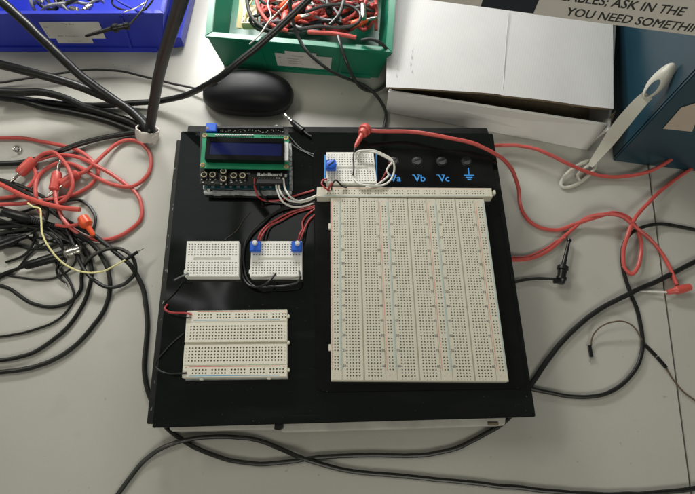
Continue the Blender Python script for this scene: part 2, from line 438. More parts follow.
mbx = MB().box(P(493, 424, CZ-12)+V3((0, 0, .5)), (9, 2.4, 1.4), .3); mbx.build('tape_scrap', M['card_in'], root)
for p in ((190, 150), (480, 150), (520, 400), (172, 410)):
    MB().lathe(P(*p, 0), P(*p, 0)+V3((0, 0, 4)), [(0, 5), (1, 6)]).build('rubber_foot', M['matte'], root)
# scuffs on the left flange edge
for i in range(14):
    t = random.random(); x = 176-26*t+random.uniform(.5, 3.5); y = 150+265*t
    p = P(x, y, CZ-8.9); l = random.uniform(.6, 3.2)
    MB().box(p, (random.uniform(.15, .4), l, .08), rot=Matrix.Rotation(random.uniform(-.6, .6), 3, 'Z')).build('scuff_mark', M['dullm'], root)

# ================================================================ BREADBOARD STATION (panel + rails + strips)
PZ, BZ = 51.2, 60.0
st = thing('breadboard_station', P(415, 290, CZ), 'large ivory breadboard with three wide strips mounted on black panel with blue terminal lettering', 'breadboard')
def rounded(corners, rs, n=6):
    out = []; m = len(corners)
    for i, c in enumerate(corners):
        a, b2 = corners[i-1], corners[(i+1) % m]; r = rs[i]
        p, q2 = c+(a-c).normalized()*r, c+(b2-c).normalized()*r
        for k in range(n+1):
            t = k/n; out.append(p*(1-t)**2+c*2*t*(1-t)+q2*t*t)
    return out
pc = [P(313, 147.5, PZ), P(491, 150, PZ), P(527.5, 388.5, PZ), P(316, 392, PZ)]
plate = MB().prism(rounded(pc, (10, 7, 8, 9)), CZ+.3, PZ, 1.1, seg=3).build('mounting_panel', M['panel'], st)
yd = V3((0, 1, 0)); xd = V3((1, 0, 0))
for px in (393.5, 417, 441.7, 466.5):
    c = P(px, 161.5, PZ+.1)
    h = MB().ring(c, 4.9, .35, seg=24, seg2=6).lathe(c-V3((0, 0, .3)), c+V3((0, 0, .12)), [(0, 4.9), (1, 4.9)], 24)
    ho = h.build('terminal_hole', M['matte'], st)
    MB().lathe(c, c+V3((0, 0, .8)), [(0, 4.3), (.8, 4.3), (1, 3.9)], 24).build('terminal_disc', M['blackp'], ho)
    MB().prism([c+V3((math.cos(.35-math.pi*k/12)*3.9, math.sin(.35-math.pi*k/12)*3.9, 0)) for k in range(13)], c.z+.81, c.z+1.1, .08).build('half_disc', M['mouses'], ho)  # dark grey half disc over the lower half of the terminal
for t, px in (('Va', 395.5), ('Vb', 419.5), ('Vc', 444)):
    m_ = MB(); o = P(px, 181.6, PZ)
    letter(m_, t, o, xd, yd, 10.2, .1, center=True, bold=.25)
    for sx in (-6.1, -1.2): m_.box(o+V3((sx+.55, 7.25, .12)), (2.7, .6, .1))      # serifs on the V
    m_.build('terminal_lettering', M['bluet'], st)
gx = P(469, 176, PZ); m_ = MB()
m_.box(gx+V3((0, 5, .15)), (1.1, 8, .2))
for w, dy in ((10, .6), (6.6, -1.7), (3.6, -3.9)): m_.box(gx+V3((0, dy, .15)), (w, 1.1, .2))
m_.build('earth_symbol', M['bluet'], st)
m_ = MB(); a_, b_ = P(376.2, 154, PZ), P(376.8, 181, PZ); m_.box((a_+b_)/2+V3((0, 0, .1)), (1.3, (a_-b_).length, .2)); m_.build('printed_frame_line', M['bluet'], st); m_ = MB()
a_, b_ = P(325, 155, PZ), P(325, 181, PZ); m_.box((a_+b_)/2+V3((0, 0, .1)), (1.3, (a_-b_).length, .2)); m_.build('printed_frame_line', M['bluet'], st)

BW, BL = 146.0, 165.0
mpB = bil(P(330.5, 197.5, BZ), P(484, 199, BZ), P(509, 381.5, BZ), P(331, 380.5, BZ), BW, BL)
def sub(mp, a0, b0=0): return lambda a, b: mp(a+a0, b+b0)
def five(start, n, pitch=2.54):
    out = []; k = 0
    for g_ in range(n):
        for i in range(5): out.append(start+(g_*6+i)*pitch)
    return out
rows = [2.9+2.54*i+.7 for i in range(63)]
x = 0
for k in range(7):
    if k % 2 == 0:
        W = 9.5
        hb = five(7.9+.7, 10)
        mk = [(.7, 1.4, 4, BL-8, 1), (W-1.7, W-.7, 4, BL-8, 2)]
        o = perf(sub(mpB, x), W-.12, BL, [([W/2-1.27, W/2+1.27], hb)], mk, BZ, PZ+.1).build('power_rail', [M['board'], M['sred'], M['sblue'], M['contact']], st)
        m_ = MB()
        for b_ in (4.2, BL-3.2):
            for a_, t in ((W/2-1.8, '+'), (W/2+2.2, '-')):
                p, xx, yy = flatdir(mpB, BW, BL, x+a_, b_); p.z = BZ; letter(m_, t, p, xx, yy, 3, .03, center=True)
        m_.build('polarity_marks', M['sred'], o)
        if k == 0:
            for b_ in (28, 138):
                p, xx, yy = flatdir(mpB, BW, BL, -.9, b_); p.z = BZ-3.5
                MB().box(p, (2.2, 5.5, 4), .3).build('joining_lug', M['board'], o)
        x += W
    else:
        W = 36.0
        ca = [W/2-3.81-2.54*i for i in range(5)]+[W/2+3.81+2.54*i for i in range(5)]
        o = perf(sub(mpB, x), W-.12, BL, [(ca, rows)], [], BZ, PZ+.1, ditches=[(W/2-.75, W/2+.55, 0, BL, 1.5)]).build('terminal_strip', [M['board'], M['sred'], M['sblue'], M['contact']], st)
        m_ = MB()
        for i in range(0, 63, 5):
            rr = max(1, i); b_ = rows[rr-1]+.8
            for a_ in (W/2-16.4, W/2+16.4):
                p, xx, yy = flatdir(mpB, BW, BL, x+a_, b_); p.z = BZ; letter(m_, str(rr), p, xx, yy, 2.9, .03, center=True, bold=.18)
        for grp, s_ in (('edcba', -1), ('fghij', 1)):
            for i, ch in enumerate(grp):
                for b_ in (2.4, BL-.9):
                    p, xx, yy = flatdir(mpB, BW, BL, x+W/2+s_*(3.81+2.54*i), b_); p.z = BZ; letter(m_, ch, p, xx, yy, 2.1, .03, center=True)
        m_.build('row_numbers', M['ink'], o)
        x += W
# horizontal rail along the top
TW = 166.0
mpT = bil(P(317, 186.8, BZ+.6), P(491.5, 188, BZ+.6), P(492.8, 196.8, BZ+.6), P(316.5, 197, BZ+.6), TW, 9.5)
o = perf(mpT, TW, 9.5, [(five(10.2, 10), [3.48, 6.02])], [(4, TW-6, 1.0, 1.5, 1), (4, TW-6, 8.0, 8.5, 2)], BZ+.6, PZ+.1).build('power_rail', [M['rail'], M['sred'], M['sblue'], M['contact']], st)
m_ = MB()
for a_ in (4.5, TW-3.5):
    for b_, t in ((4.1, '+'), (6.9, '-')):
        p, xx, yy = flatdir(mpT, TW, 9.5, a_, b_); p.z = BZ+.6; letter(m_, t, p, xx, yy, 3, .03, center=True)
m_.build('polarity_marks', M['sred'], o)
for px in (494.0,):
    p = P(px, 193, BZ-3); MB().box(p, (2.4, 4.5, 4.5), .5).build('joining_lug', M['rail'], o)

# ================================================================ SMALL BREADBOARDS
MZ = CZ+9.0
def mini(corners, z, label, z0=CZ):
    L_, W_ = 34.5, 45.7
    tl, tr, br, bl = [P(*c, z) for c in corners]
    mp = bil(tl, tr, br, bl, W_, L_)
    t = thing('mini_breadboard', P(sum(c[0] for c in corners)/4, sum(c[1] for c in corners)/4, z0), label, 'breadboard', 'small white breadboards')
    ca = [W_/2+2.54*(i-8) for i in range(17)]
    cb = [L_/2-3.81-2.54*i for i in range(5)]+[L_/2+3.81+2.54*i for i in range(5)]
    o = perf(mp, W_, L_, [(ca, cb)], [], z, z0+1, hs=.60, ditches=[(W_/2-16, W_/2+16, L_/2-1.2, L_/2+1.2, 1.0)], edge=.6)
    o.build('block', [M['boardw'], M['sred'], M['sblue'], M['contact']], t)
    pad = MB(); pad.prism([tl, tr, br, bl], z0, z0+1.02); pad.build('foam_pad', M['tape'], t)
    p, xx, yy = flatdir(mp, W_, L_, -.6, L_-5); p.z = z-3; MB().box(p, (1.6, 3.6, 4), .3).build('joining_lug', M['boardw'], t)
    return mp
mpL = mini([(186.8, 241), (239, 241), (238.6, 276.5), (184.7, 276.5)], MZ, 'small white mini breadboard with nothing plugged into its top face')
mpR = mini([(251.6, 241), (302, 241), (302, 276.5), (250, 276.5)], MZ, 'small white mini breadboard carrying two blue trimmers at its upper corners')
mpU = mini([(326.3, 152), (373.4, 152), (377.0, 183.5), (326, 183.5)], PZ+9, 'small white mini breadboard on the black panel above the large board, wrapped by white wires', PZ)

def trimmer(px, py, z, label, knob, r, col, s=9.4):
    t = thing('trimmer_potentiometer', P(px, py, z), label, 'potentiometer', 'blue trimmer potentiometers')
    c = P(px, py, z)
    MB().box(c+V3((0, 0, 2.9)), (s, s, 5.4), .5).build('housing', M['potb'], t)
    k = P(*knob, z+6)
    MB().lathe(k-V3((0, 0, 1)), k+V3((0, 0, 2.6)), [(0, r*1.15), (.4, r*1.15), (.42, r), (.9, r), (1, r*.85)], 20).build('knob', M[col], t)
    if col == 'potb': MB().box(k+V3((0, 0, 2.65)), (r*1.5, r*.3, .2), rot=Matrix.Rotation(.7, 3, 'Z')).build('slot', M['blackp'], t)
    m_ = MB()
    for dx in (-2.5, 0, 2.5): m_.lathe(c+V3((dx, -s/2+.6, .3)), c+V3((dx, -s/2+.6, -1.2)), [(0, .3), (1, .3)], 6)
    m_.build('pins', M['silver'], t)
trimmer(256.2, 248, MZ, 'blue trimmer with white knob on the left corner of the small board', (255, 243), 2.0, 'potw')
trimmer(297, 248, MZ, 'blue trimmer with white knob on the right corner of the small board', (297.5, 243.5), 2.0, 'potw')
trimmer(331, 167, PZ+9, 'blue trimmer with round blue knob on the board beside the blue printed line', (331.2, 165), 4.3, 'potb', 9.6)

# half-size breadboard
HW, HL = 82.5, 54.5
HZ = CZ+9.5
mpH = bil(P(186.8, 310.8, HZ), P(287.2, 309.7, HZ), P(287.2, 376.6, HZ), P(181.9, 377.7, HZ), HW, HL)
t = thing('half_size_breadboard', P(235, 345, CZ), 'medium white breadboard with red and blue rail lines at lower left of the case', 'breadboard')
ca30 = [HW/2+2.54*(i-14.5) for i in range(30)]
r5 = [10.0+2.54*(g_*6+i) for g_ in range(5) for i in range(5)]
o = perf(mpH, HW, 9.6, [(r5, [3.4, 5.94])], [(9, HW-6, .75, 1.25, 1), (6, HW-6, 7.9, 8.5, 2)], HZ, CZ+1, hs=.60).build('power_rail', [M['boardh'], M['sred2'], M['sblue2'], M['contact']], t)
m_ = MB()
for a_ in (HW-2.6,):
    for b_, tt in ((3.9, '+'), (7.4, '-')):
        p, xx, yy = flatdir(mpH, HW, HL, a_, b_); p.z = HZ; letter(m_, tt, p, xx, yy, 3.2, .03, center=True)
m_.build('polarity_marks', M['sred2'], o)
cb = [35.3/2-3.81-2.54*i for i in range(5)]+[35.3/2+3.81+2.54*i for i in range(5)]
o = perf(sub(mpH, 0, 9.7), HW, 35.3, [(ca30, cb)], [], HZ, CZ+1, hs=.60, ditches=[(0, HW, 35.3/2-1.2, 35.3/2+1.2, 2.2)]).build('terminal_strip', [M['boardh'], M['sred2'], M['sblue2'], M['contact']], t)
m_ = MB()
for i, ch in enumerate('abcde'):
    for a_ in (1.9, HW-1.9):
        p, xx, yy = flatdir(mpH, HW, HL, a_, 9.7+cb[9]+.8-2.54*i); p.z = HZ; letter(m_, ch, p, xx, yy, 2.1, .03, center=True)
for i, ch in enumerate('fghij'):
    for a_ in (1.9, HW-1.9):
        p, xx, yy = flatdir(mpH, HW, HL, a_, 9.7+cb[i]+.8); p.z = HZ; letter(m_, ch, p, xx, yy, 2.1, .03, center=True)
m_.build('row_letters', M['ink'], o)
r5b = [8.2+2.54*(g_*6+i) for g_ in range(5) for i in range(5)]
o = perf(sub(mpH, 0, 45.1), HW, 9.4, [(r5b, [3.4, 5.94])], [(5, HW-6, .75, 1.3, 1), (5, HW-6, 7.8, 8.4, 2)], HZ, CZ+1, hs=.60).build('power_rail', [M['boardh'], M['sred2'], M['sblue2'], M['contact']], t)
m_ = MB()
for a_ in (2.6, HW-2.6):
    for b_, tt in ((2.6, '+'), (6.6, '-')):
        p, xx, yy = flatdir(mpH, HW, HL, a_, 45.1+b_); p.z = HZ; letter(m_, tt, p, xx, yy, 3.2, .03, center=True)
m_.build('polarity_marks', M['sred2'], o)
for a_, b_ in ((HW+.8, 5), (HW+.8, 27), (HW+.8, 49)):
    p, xx, yy = flatdir(mpH, HW, HL, a_, b_); p.z = HZ-2.5
    MB().box(p, (2, 3, 3.4), .5).build('joining_lug', M['boardh'], t)
for a_ in (15, 68):
    p, xx, yy = flatdir(mpH, HW, HL, a_, HL+.9); p.z = HZ-2.5
    MB().box(p, (3.4, 2.2, 3.4), .5).build('joining_lug', M['boardh'], t)
MB().prism([V3((*mpH(0.4, .4), 0)), V3((*mpH(HW-.4, .4), 0)), V3((*mpH(HW-.4, HL+1.2), 0)), V3((*mpH(.4, HL+1.2), 0))], CZ, CZ+1.02).build('foam_pad', M['dullm'], t)

# ================================================================ MICROCONTROLLER + LCD STACK
t = thing('display_board_stack', P(245, 165, CZ), 'green and black circuit board stack with a dark blue character display and six small buttons', 'circuit board')
zb = CZ
MB().prism([P(202.5, 141, zb+3), P(291.5, 143, zb+3), P(292.5, 190.5, zb+3), P(203, 189.5, zb+3)], zb+.2, zb+3, .4).build('mounting_base', M['dullm'], t)
m_ = MB(); rq = random.Random(4); xs_ = 203.5
while xs_ < 290:
    w_ = rq.uniform(7, 16); x1_ = min(291.5, xs_+w_)
    m_.prism([P(xs_, 190.2, zb+4.5), P(x1_, 190.6, zb+4.5), P(x1_, 194.2+rq.uniform(-.8, .5), zb+4.5), P(xs_, 193.6+rq.uniform(-.8, .5), zb+4.5)], zb+.2, zb+4.2+rq.uniform(0, .8), .3); xs_ = x1_-.15
m_.build('metal_connector_edge', M['shiny'], t)
o = MB().prism([P(204, 140, zb+8), P(289, 141, zb+8), P(289.5, 189, zb+8), P(204, 188, zb+8)], zb+6, zb+8, .2).build('processor_board', M['teal'], t)
for px, py in ((208.5, 189.8), (286, 191)):
    MB().ring(P(px, py, zb+4), 2.0, .6).lathe(P(px, py, zb+2), P(px, py, zb+6), [(0, 1.5), (1, 1.5)], 12).build('mounting_screw', M['silver'], t)
m_ = MB()
for k in range(9):
    px = 214+k*8.2+random.uniform(-1, 1); m_.box(P(px, 186.8, zb+8)+V3((0, 0, .6)), (random.uniform(1.4, 4), 1.6, 1.2), .1)
m_.build('surface_components', M['dullm'], o)
zs = zb+18
o = MB().prism([P(200, 127, zs), P(288.5, 129, zs), P(287.5, 185.3, zs), P(199.5, 184.3, zs)], zs-1.6, zs, .2).build('shield_board', M['pcbk'], t)
MB().box(P(232, 182.5, zb+13), (52, 4, 6), .3).build('socket_strip', M['matte'], t)
MB().box(P(270, 182.2, zs+1), (24, 5, 5), .3).build('pin_header', M['matte'], o)
MB().box(P(266, 183, zb+13), (30, 4, 6), .3).build('socket_strip', M['matte'], t)
zl = zs+5.5
m_ = MB()
for i in range(16):
    m_.lathe(P(216+i*2.45, 135.2, zl), P(216+i*2.45, 135.2, zl+2.4), [(0, .42), (1, .35)], 6)
    m_.lathe(P(216+i*2.45, 135.4, zl+.1), P(216+i*2.45, 135.4, zl+1.2), [(0, 1.15), (.5, .8), (1, .4)], 8)
hd = m_.build('solder_pin_row', M['printw'], t)
m_ = MB()
for i in range(22):
    px = 220+i*2.9
    m_.box(P(px, 129.3+random.uniform(-.6, .6), zs)+V3((0, 0, .5)), (random.uniform(.8, 1.9), random.uniform(.8, 1.6), .8), .1)
m_.build('surface_components', M['dullm'], o)
MB().box(P(248, 128.5, zs)+V3((0, 0, 1.5)), (70, 3, 3), .2).build('rear_header', M['matte'], t)
for px, py in ((204.8, 176.2), (213.5, 176.2), (224.2, 172.6), (224.2, 180.2), (234.4, 177.0), (243.2, 177.0)):
    c = P(px, py, zs)
    bt = MB().box(c+V3((0, 0, 1.5)), (6.4, 6.4, 3), .3).build('push_button', M['matte'], t)
    MB().ring(c+V3((0, 0, 3.2)), 2.45, .55, seg=18).build('bezel', M['bezel'], bt)
    MB().lathe(c+V3((0, 0, 2.8)), c+V3((0, 0, 4.6)), [(0, 1.5), (.9, 1.5), (1, 1.3)], 14).build('plunger', M['blackp'], bt)
    m_ = MB()
    for dx in (-2.3, 2.3): m_.box(c+V3((dx, -4.0, .4)), (1.5, 1.6, .9), .1)
    m_.build('contact_legs', M['silver'], bt)
m_ = MB()
letter(m_, 'RainBoard', P(257.3, 176.2, zs), xd, yd, 4.8, .1, width=23, bold=.32)
letter(m_, 'ADJ', P(246.5, 174.2, zs), xd, yd, 2.0, .1)
m_.build('board_lettering', M['printw'], o)
m_ = MB()
for i in range(5): m_.lathe(P(252.5+i*2.2, 178, zs), P(252.5+i*2.2, 178, zs+.9), [(0, .9), (1, .4)], 8)
for i in range(8): m_.lathe(P(262+i*2.9, 178.3, zs), P(262+i*2.9, 178.3, zs+.8), [(0, .8), (1, .4)], 8)
m_.box(P(286, 176, zs)+V3((0, 0, .6)), (2.2, 3.4, 1.2), .2)
for i in range(5): m_.box(P(203+i*9.6, 182.6, zs)+V3((0, 0, .4)), (2.1, 1.2, .8), .1)
m_.build('solder_pads', M['silver'], o)
# blue trimmer on shield
m_ = MB()
rq = random.Random(9)
for i in range(26): m_.box(P(221+i*2.5+rq.uniform(-.8, .8), 131.6+rq.uniform(-1.2, 1.2), zs)+V3((0, 0, .9)), (rq.uniform(.5, 1.5), rq.uniform(.4, 1.1), .5), .05)
m_.build('solder_marks', M['printw'], o)
bt = MB().box(P(211.8, 129, zs+3), (10, 9.4, 7), .5).build('contrast_trimmer', M['potb'], t)
MB().lathe(P(207.4, 128, zs+6), P(207.4, 128, zs+7.4), [(0, 1.2), (1, 1.0)], 12).build('adjust_screw', M['gold'], bt)
# lcd module
zl = zs+5.5
o = MB().prism([P(202.7, 132.7, zl), P(289, 135.5, zl), P(289, 169.4, zl), P(199.9, 167.8, zl)], zl-1.6, zl, .2).build('display_board', M['pcb'], t)
for px, py in ((204.6, 135.6), (286, 138), (202.5, 164.8), (286.2, 166.6)):
    c = P(px, py, zl+.15)
    rg = MB().ring(c, 1.85, .55, seg=20, seg2=6).build('mounting_hole', M['gold'], o)
    MB().lathe(c-V3((0, 0, .1)), c+V3((0, 0, .1)), [(0, 1.4), (1, 1.4)], 16).build('hole_centre', M['contact'], rg)
zf = zl+6.5
fr = [P(206.6, 136.5, zf), P(284, 138.4, zf), P(283.8, 161, zf), P(204.4, 159.2, zf)]
fo = MB().prism(fr, zl+.1, zf-1.2, .3)
inn = [P(210.5, 141.7, zf), P(281.5, 143, zf), P(281.3, 155.8, zf), P(208.8, 154.2, zf)]
for i in range(4):
    a, b2, c, d_ = fr[i], fr[(i+1) % 4], inn[(i+1) % 4], inn[i]
    fo.hexa([V3((p.x, p.y, zf-1.3)) for p in (a, b2, c, d_)], [V3((p.x, p.y, zf)) for p in (a, b2, c, d_)], .15)
fo = fo.build('display_bezel', M['panel'], o)
MB().prism(inn, zf-1.15, zf-.55, 0).build('screen', M['lcd'], fo)
m_ = MB()
for k in range(5): m_.box(P(214+k*15, 162.3, zl)+V3((0, 0, .5)), (4, 1.6, 1), .2)
m_.build('bezel_tabs', M['blackp'], fo)
MB().prism([P(284.6, 142, zl+3), P(288.6, 142.3, zl+3), P(288.4, 160.5, zl+3), P(284.4, 160, zl+3)], zl+.1, zl+3, .4).build('backlight_strip', M['potw'], o)
m_ = MB()
for k in range(7): m_.box(P(290.6, 156+k*4.6, zb+10)+V3((0, 0, 0)), (2.0, 2.2, 3), .2)
m_.build('edge_connector', M['dullm'], t)
m_ = MB()
for k in range(10): m_.lathe(P(262+k*2.3, 135.8, zl), P(262+k*2.3, 135.8, zl+.6), [(0, .7), (1, .4)], 8)
m_.build('solder_dots', M['contact'], o)

# ================================================================ JUMPER WIRES ON THE CASE
GJ = 'jumper wires from the display board'
wire('jumper_wire', [(254.6, 178, zs+1), (255, 187, zs-2), (258, 196, 60), (265, 200, 53), (280, 200, 51), (294.7, 196, 50), (316, 189.6, 49.5)], 50, .9, 'redj', 'red jumper wire leaving the underside of the button board and rising to the right', 'wire')
wire('jumper_wire', [(257.2, 178, zs+1), (258, 188, zs-3), (263, 197, 58), (268, 201, 52), (276, 202.5, 50), (290, 203, 49.6), (316, 201, 49.6)], 50, .9, 'cable', 'black jumper wire beside the red one leaving the button board', 'wire')
for k, pts in enumerate(([(277, 178, zs+1), (276.6, 188, zs), (282, 201, 64), (293, 207, 56), (305, 205.6, 51.5), (317, 201, 49.5)],
            [(279.6, 178, zs+1), (279, 187, zs), (282, 194.5, 66), (290, 200.5, 58), (303, 202, 52.5), (317, 197, 50)],
            [(283.6, 178, zs+1), (284.4, 187, zs), (289, 196, 67), (297, 200.8, 60), (306, 199.5, 54), (317, 195, 51.5)])):
    wire('jumper_wire', pts, 50, .95, 'whitej', ('lowest-sagging white jumper wire from the right pins of the button board', 'middle white jumper wire of the three from the button board',
        'rightmost white jumper wire of the three from the button board')[k], 'wire', 'white jumper wires from the button board')
wire('jumper_wire', [(257.5, 241, MZ+1), (259, 236, 60), (262, 231, 56), (268, 224.5, 51), (279, 218, 50), (294.7, 210.8, 50), (317, 205, 49.8)], 50, .8, 'redj', 'upper of two red wires rising from the left blue trimmer', 'wire')
wire('jumper_wire', [(259, 242, MZ+1), (261.5, 236.5, 60), (265, 231, 56), (270.5, 225.6, 51.5), (281, 220, 50.6), (296, 212.6, 50.2), (317, 206.6, 50)], 50, .8, 'redj', 'lower of two red wires rising from the left blue trimmer', 'wire')
wire('jumper_wire', [(298, 240, MZ+1), (300, 234, 60), (302.6, 229, 56), (302.6, 222, 51), (306, 216, 50), (317, 207.5, 49.8)], 50, .8, 'redj', 'red wire bowing left above the right blue trimmer', 'wire')
wire('jumper_wire', [(300, 240.5, MZ+1), (303, 233, 59), (305, 227.5, 55), (309, 220, 50.6), (317, 213, 50)], 50, .8, 'redj', 'red wire running straight up from the right blue trimmer', 'wire')
wire('jumper_wire', [(317, 204, 49.6), (300, 206.6, 49.6), (286, 208.8, 50), (274.5, 213.5, 50), (264, 223, 50), (254, 232, 50.2), (244.5, 247, 50.5), (241.5, 263, 50.5), (243.5, 277, 51), (250, 285.5, 53), (260.6, 286.5, 58), (269, 281.5, 62), (275.4, 274, 57)], 50, .95, 'cable', 'black wire looping down the left side of the two-trimmer board into its front row', 'wire')
wire('jumper_wire', [(317, 202, 50), (300, 204.6, 50.5), (284, 207.5, 50.5), (270, 215.5, 50.5), (258, 226, 50.6), (248, 238, 51), (243.6, 252, 51), (243.8, 268, 51), (249, 281, 52), (257, 287.4, 54), (270, 286.6, 56), (286.5, 285.6, 57), (297, 282.6, 59), (300.2, 277, 60.5), (299.3, 271.5, 57)], 50, .9, 'cable', 'black wire passing along the front of the two-trimmer board to its right end', 'wire')
# upper mini board wires
UZ = PZ+9
wire('jumper_wire', [(356, 157, UZ), (357.5, 151.4, UZ+5), (365, 150.2, UZ+7), (374, 150.6, UZ+6), (383, 154.6, UZ+4), (391.2, 159.4, UZ+3), (394.4, 166, UZ+2), (393, 175, UZ), (388, 182, UZ+2), (380.7, 185.2, UZ+2.5), (368.5, 185.4, UZ+2.5), (359, 184, UZ+3), (354, 179.5, UZ)], 50, .95, 'whitej', 'outer white wire looping round the right side of the board by the blue printed line', 'wire', 'white wire loops on the upper small board')
wire('jumper_wire', [(359, 156.5, UZ), (361, 153, UZ+4), (368, 152, UZ+6), (375, 152.6, UZ+6), (385.5, 157.4, UZ+4), (392, 162, UZ+3), (389, 166, UZ+2), (386.8, 170.5, UZ+1), (388.2, 175, UZ), (383, 180.5, UZ), (376, 185, UZ+1), (366, 186.6, UZ+3)], 50, .95, 'whitej', 'inner white wire with a kink beside the red wire by the Va lettering', 'wire', 'white wire loops on the upper small board')
wire('jumper_wire', [(389.8, 162.5, UZ), (387, 169, 55), (383, 177.6, 53), (378, 184, 52)], 50, .8, 'redj', 'short red wire inside the white wire loop left of the Va lettering', 'wire')
wire('jumper_wire', [(355.6, 146, 66), (353.8, 151, UZ+6), (353, 158, UZ+5), (353.6, 166, UZ+4), (353.8, 171, UZ+3), (353.2, 175, UZ)], 50, .75, 'cable', 'thin black wire clipped by the red grabber and plugged into the upper small board', 'wire')
wire('jumper_wire', [(329.5, 190.5, BZ+1), (325.5, 188, BZ+4), (322, 184, BZ+4), (323, 180.6, BZ+3), (327, 179.6, UZ+.5)], 50, .8, 'redj', 'small red wire loop at the left end of the top rail', 'wire')
wire('jumper_wire', [(328, 190.6, BZ), (330, 186, BZ+5), (332.4, 182.6, BZ+7)], 50, 1.0, 'redj', 'short thick red wire end plugged into the left end of the top rail', 'wire')
wire('jumper_wire', [(331, 190, BZ), (332, 184.5, BZ+6), (335.4, 180.4, BZ+8), (338.6, 182.4, BZ+6), (342, 186, BZ+3), (347, 187.4, BZ+2)], 50, .85, 'cable', 'black wire arching over the front edge of the upper small board', 'wire')
# half board wires
wire('jumper_wire', [(192, 314.6, HZ+.6), (186, 313.6, HZ+2), (177, 313.6, 56), (168.5, 312, 54), (164.8, 308.5, 51), (167.8, 304.2, 49.5)], 50, .85, 'redj', 'red wire leaving the top left corner of the medium breadboard', 'wire')
wire('jumper_wire', [(191.5, 317.5, HZ+.6), (187, 317.2, HZ+1.5), (177, 315.4, 54), (168.5, 313.6, 51.5), (163, 309, 50), (164, 303, 49.2), (176, 291, 49), (181, 284, 49), (184, 277, 53)], 50, .45, 'cable', 'thin black wire under the red one at the corner of the medium breadboard', 'wire')
wire('jumper_wire', [(187, 373.5, HZ+.6), (180, 374, HZ+1), (170, 373.6, 52), (160, 370.5, 50), (155.8, 365.6, 49.3), (161, 355, 49), (172, 343, 49), (184, 333, 49)], 50, .75, 'cable', 'thin black wire curling out from the lower left corner of the medium breadboard', 'wire')
wire('jumper_wire', [(188.5, 273.5, MZ+.4), (184, 275.5, MZ+2.5), (179, 277.6, MZ-1), (174.5, 280, 53)], 50, .7, 'greyc', 'short pale wire stub at the left corner of the empty small breadboard', 'wire')
wire('jumper_wire', [(281, 126, 60), (288, 134, 54), (296, 144, 50), (304, 150.5, 49.2), (315, 155, 49.2)], 50, .45, 'greyc', 'hair-thin grey wire curving right of the display board', 'wire')
wire('jumper_wire', [(285, 133, 60), (291, 143, 52), (299, 149, 49.3), (307, 153, 49.2), (315, 158, 49.2)], 50, .4, 'greyc', 'second hair-thin grey wire just left of the other one', 'wire')
MB().box(P(275, 126.3, CZ-3), (6, 2.2, 1.2), .4, Matrix.Rotation(.5, 3, 'Z')).build('plastic_scrap', M['potw'], None, 'tiny white plastic scrap on the rear edge of the black case', 'scrap')
wire('jumper_wire', [(251, 211, 49), (243, 220, 49), (236, 231, 48.9), (224, 240, 48.9)], 49, .18, 'brown', 'very thin brown wire lying above the empty small breadboard', 'wire')

# ================================================================ RED GRABBER + RIGHT-HAND RED LEADS
def loc_of(px, py, z=0): return P(px, py, z)
t = thing('test_lead', P(366, 130, CZ), 'long red lead from the grabber on the case to the loops at the right', 'test lead')
c0, c1 = P(366.5, 127, 62), P(355.5, 146.2, 67)
MB().lathe(c0, c1, [(0, 5.0), (.10, 6.2), (.2, 6.2), (.23, 5.0), (.38, 4.6), (.42, 2.7), (.85, 2.1), (1, 1.5)], 18).build('grabber_clip', M['redp'], t)
MB().tube(spline([P(355.8, 145.6, 67), P(355, 147.6, 67), P(356.4, 148, 66)], 6), .5, 6).build('hook', M['copper'], t)
wire('cable', [(369, 130.5, 61), (376, 131, 60), (405, 131.6, 58), (439.5, 136, 60), (471, 143, 60), (494, 153, 55), (510, 167.6, 40), (518.4, 188, 18), (520.4, 205, 6), (527, 219, 3), (540, 227.5, 2.5), (557, 230, 2.5), (574, 224.7, 4), (596, 217, 8), (613, 213, 9), (625, 216, 8), (634.6, 224.7, 6), (641, 243, 5), (638, 266, 5), (632, 274, 5), (625, 269, 5), (623, 254, 6), (628, 234.6, 12), (637.7, 215, 10), (659, 192, 5), (677, 178, 3), (700, 163, 3)], 3, 2.0, 'redc', None, None, parent=t)
wire('test_lead', [(484, 148, 20), (500, 145.4, 12), (517, 145.4, 14), (537, 149.6, 18), (562, 161, 16), (585, 171, 8), (602, 176, 4), (624.7, 176.5, 4), (647, 172, 8), (664, 164, 14), (677, 155, 16), (700, 141, 16)], 4, 2.0, 'redc', 'red lead swinging past the white strap toward the dark blue bin', 'test lead')
t = thing('test_lead', P(600, 220, 0), 'red lead ending in a red probe with a pale needle at the right', 'test lead')
wire('cable', [(500, 259.6, 12), (511, 259.6, 8), (530, 258.5, 3), (549, 250, 2.2), (568.5, 232.7, 3), (584, 219, 6), (603, 214.6, 12), (622, 217, 13), (637.7, 229, 12), (653, 242, 6), (664.6, 257.7, 3), (672, 273, 3), (677, 285, 4)], 3, 1.9, 'redc', None, None, parent=t)
MB().lathe(P(690, 287, 6), P(667, 292.5, 5), [(0, 3.4), (.3, 4.2), (.6, 4.2), (.65, 3.2), (1, 2.2)], 16).build('probe_body', M['redp'], t)
MB().lathe(P(668, 292.3, 4.5), P(634, 291, 2), [(0, 1.1), (.6, .8), (1, .25)], 10).build('needle', M['whitej'], t)
wire('test_lead', [(500, 260.5, 10), (512, 257.5, 6), (526, 256.5, 3), (538, 252, 2), (550, 246, 2), (558, 240, 2.5), (566, 237, 5)], 2, 1.0, 'redc', 'thin red wire whose free end stops beside the black hook clip', 'test lead')
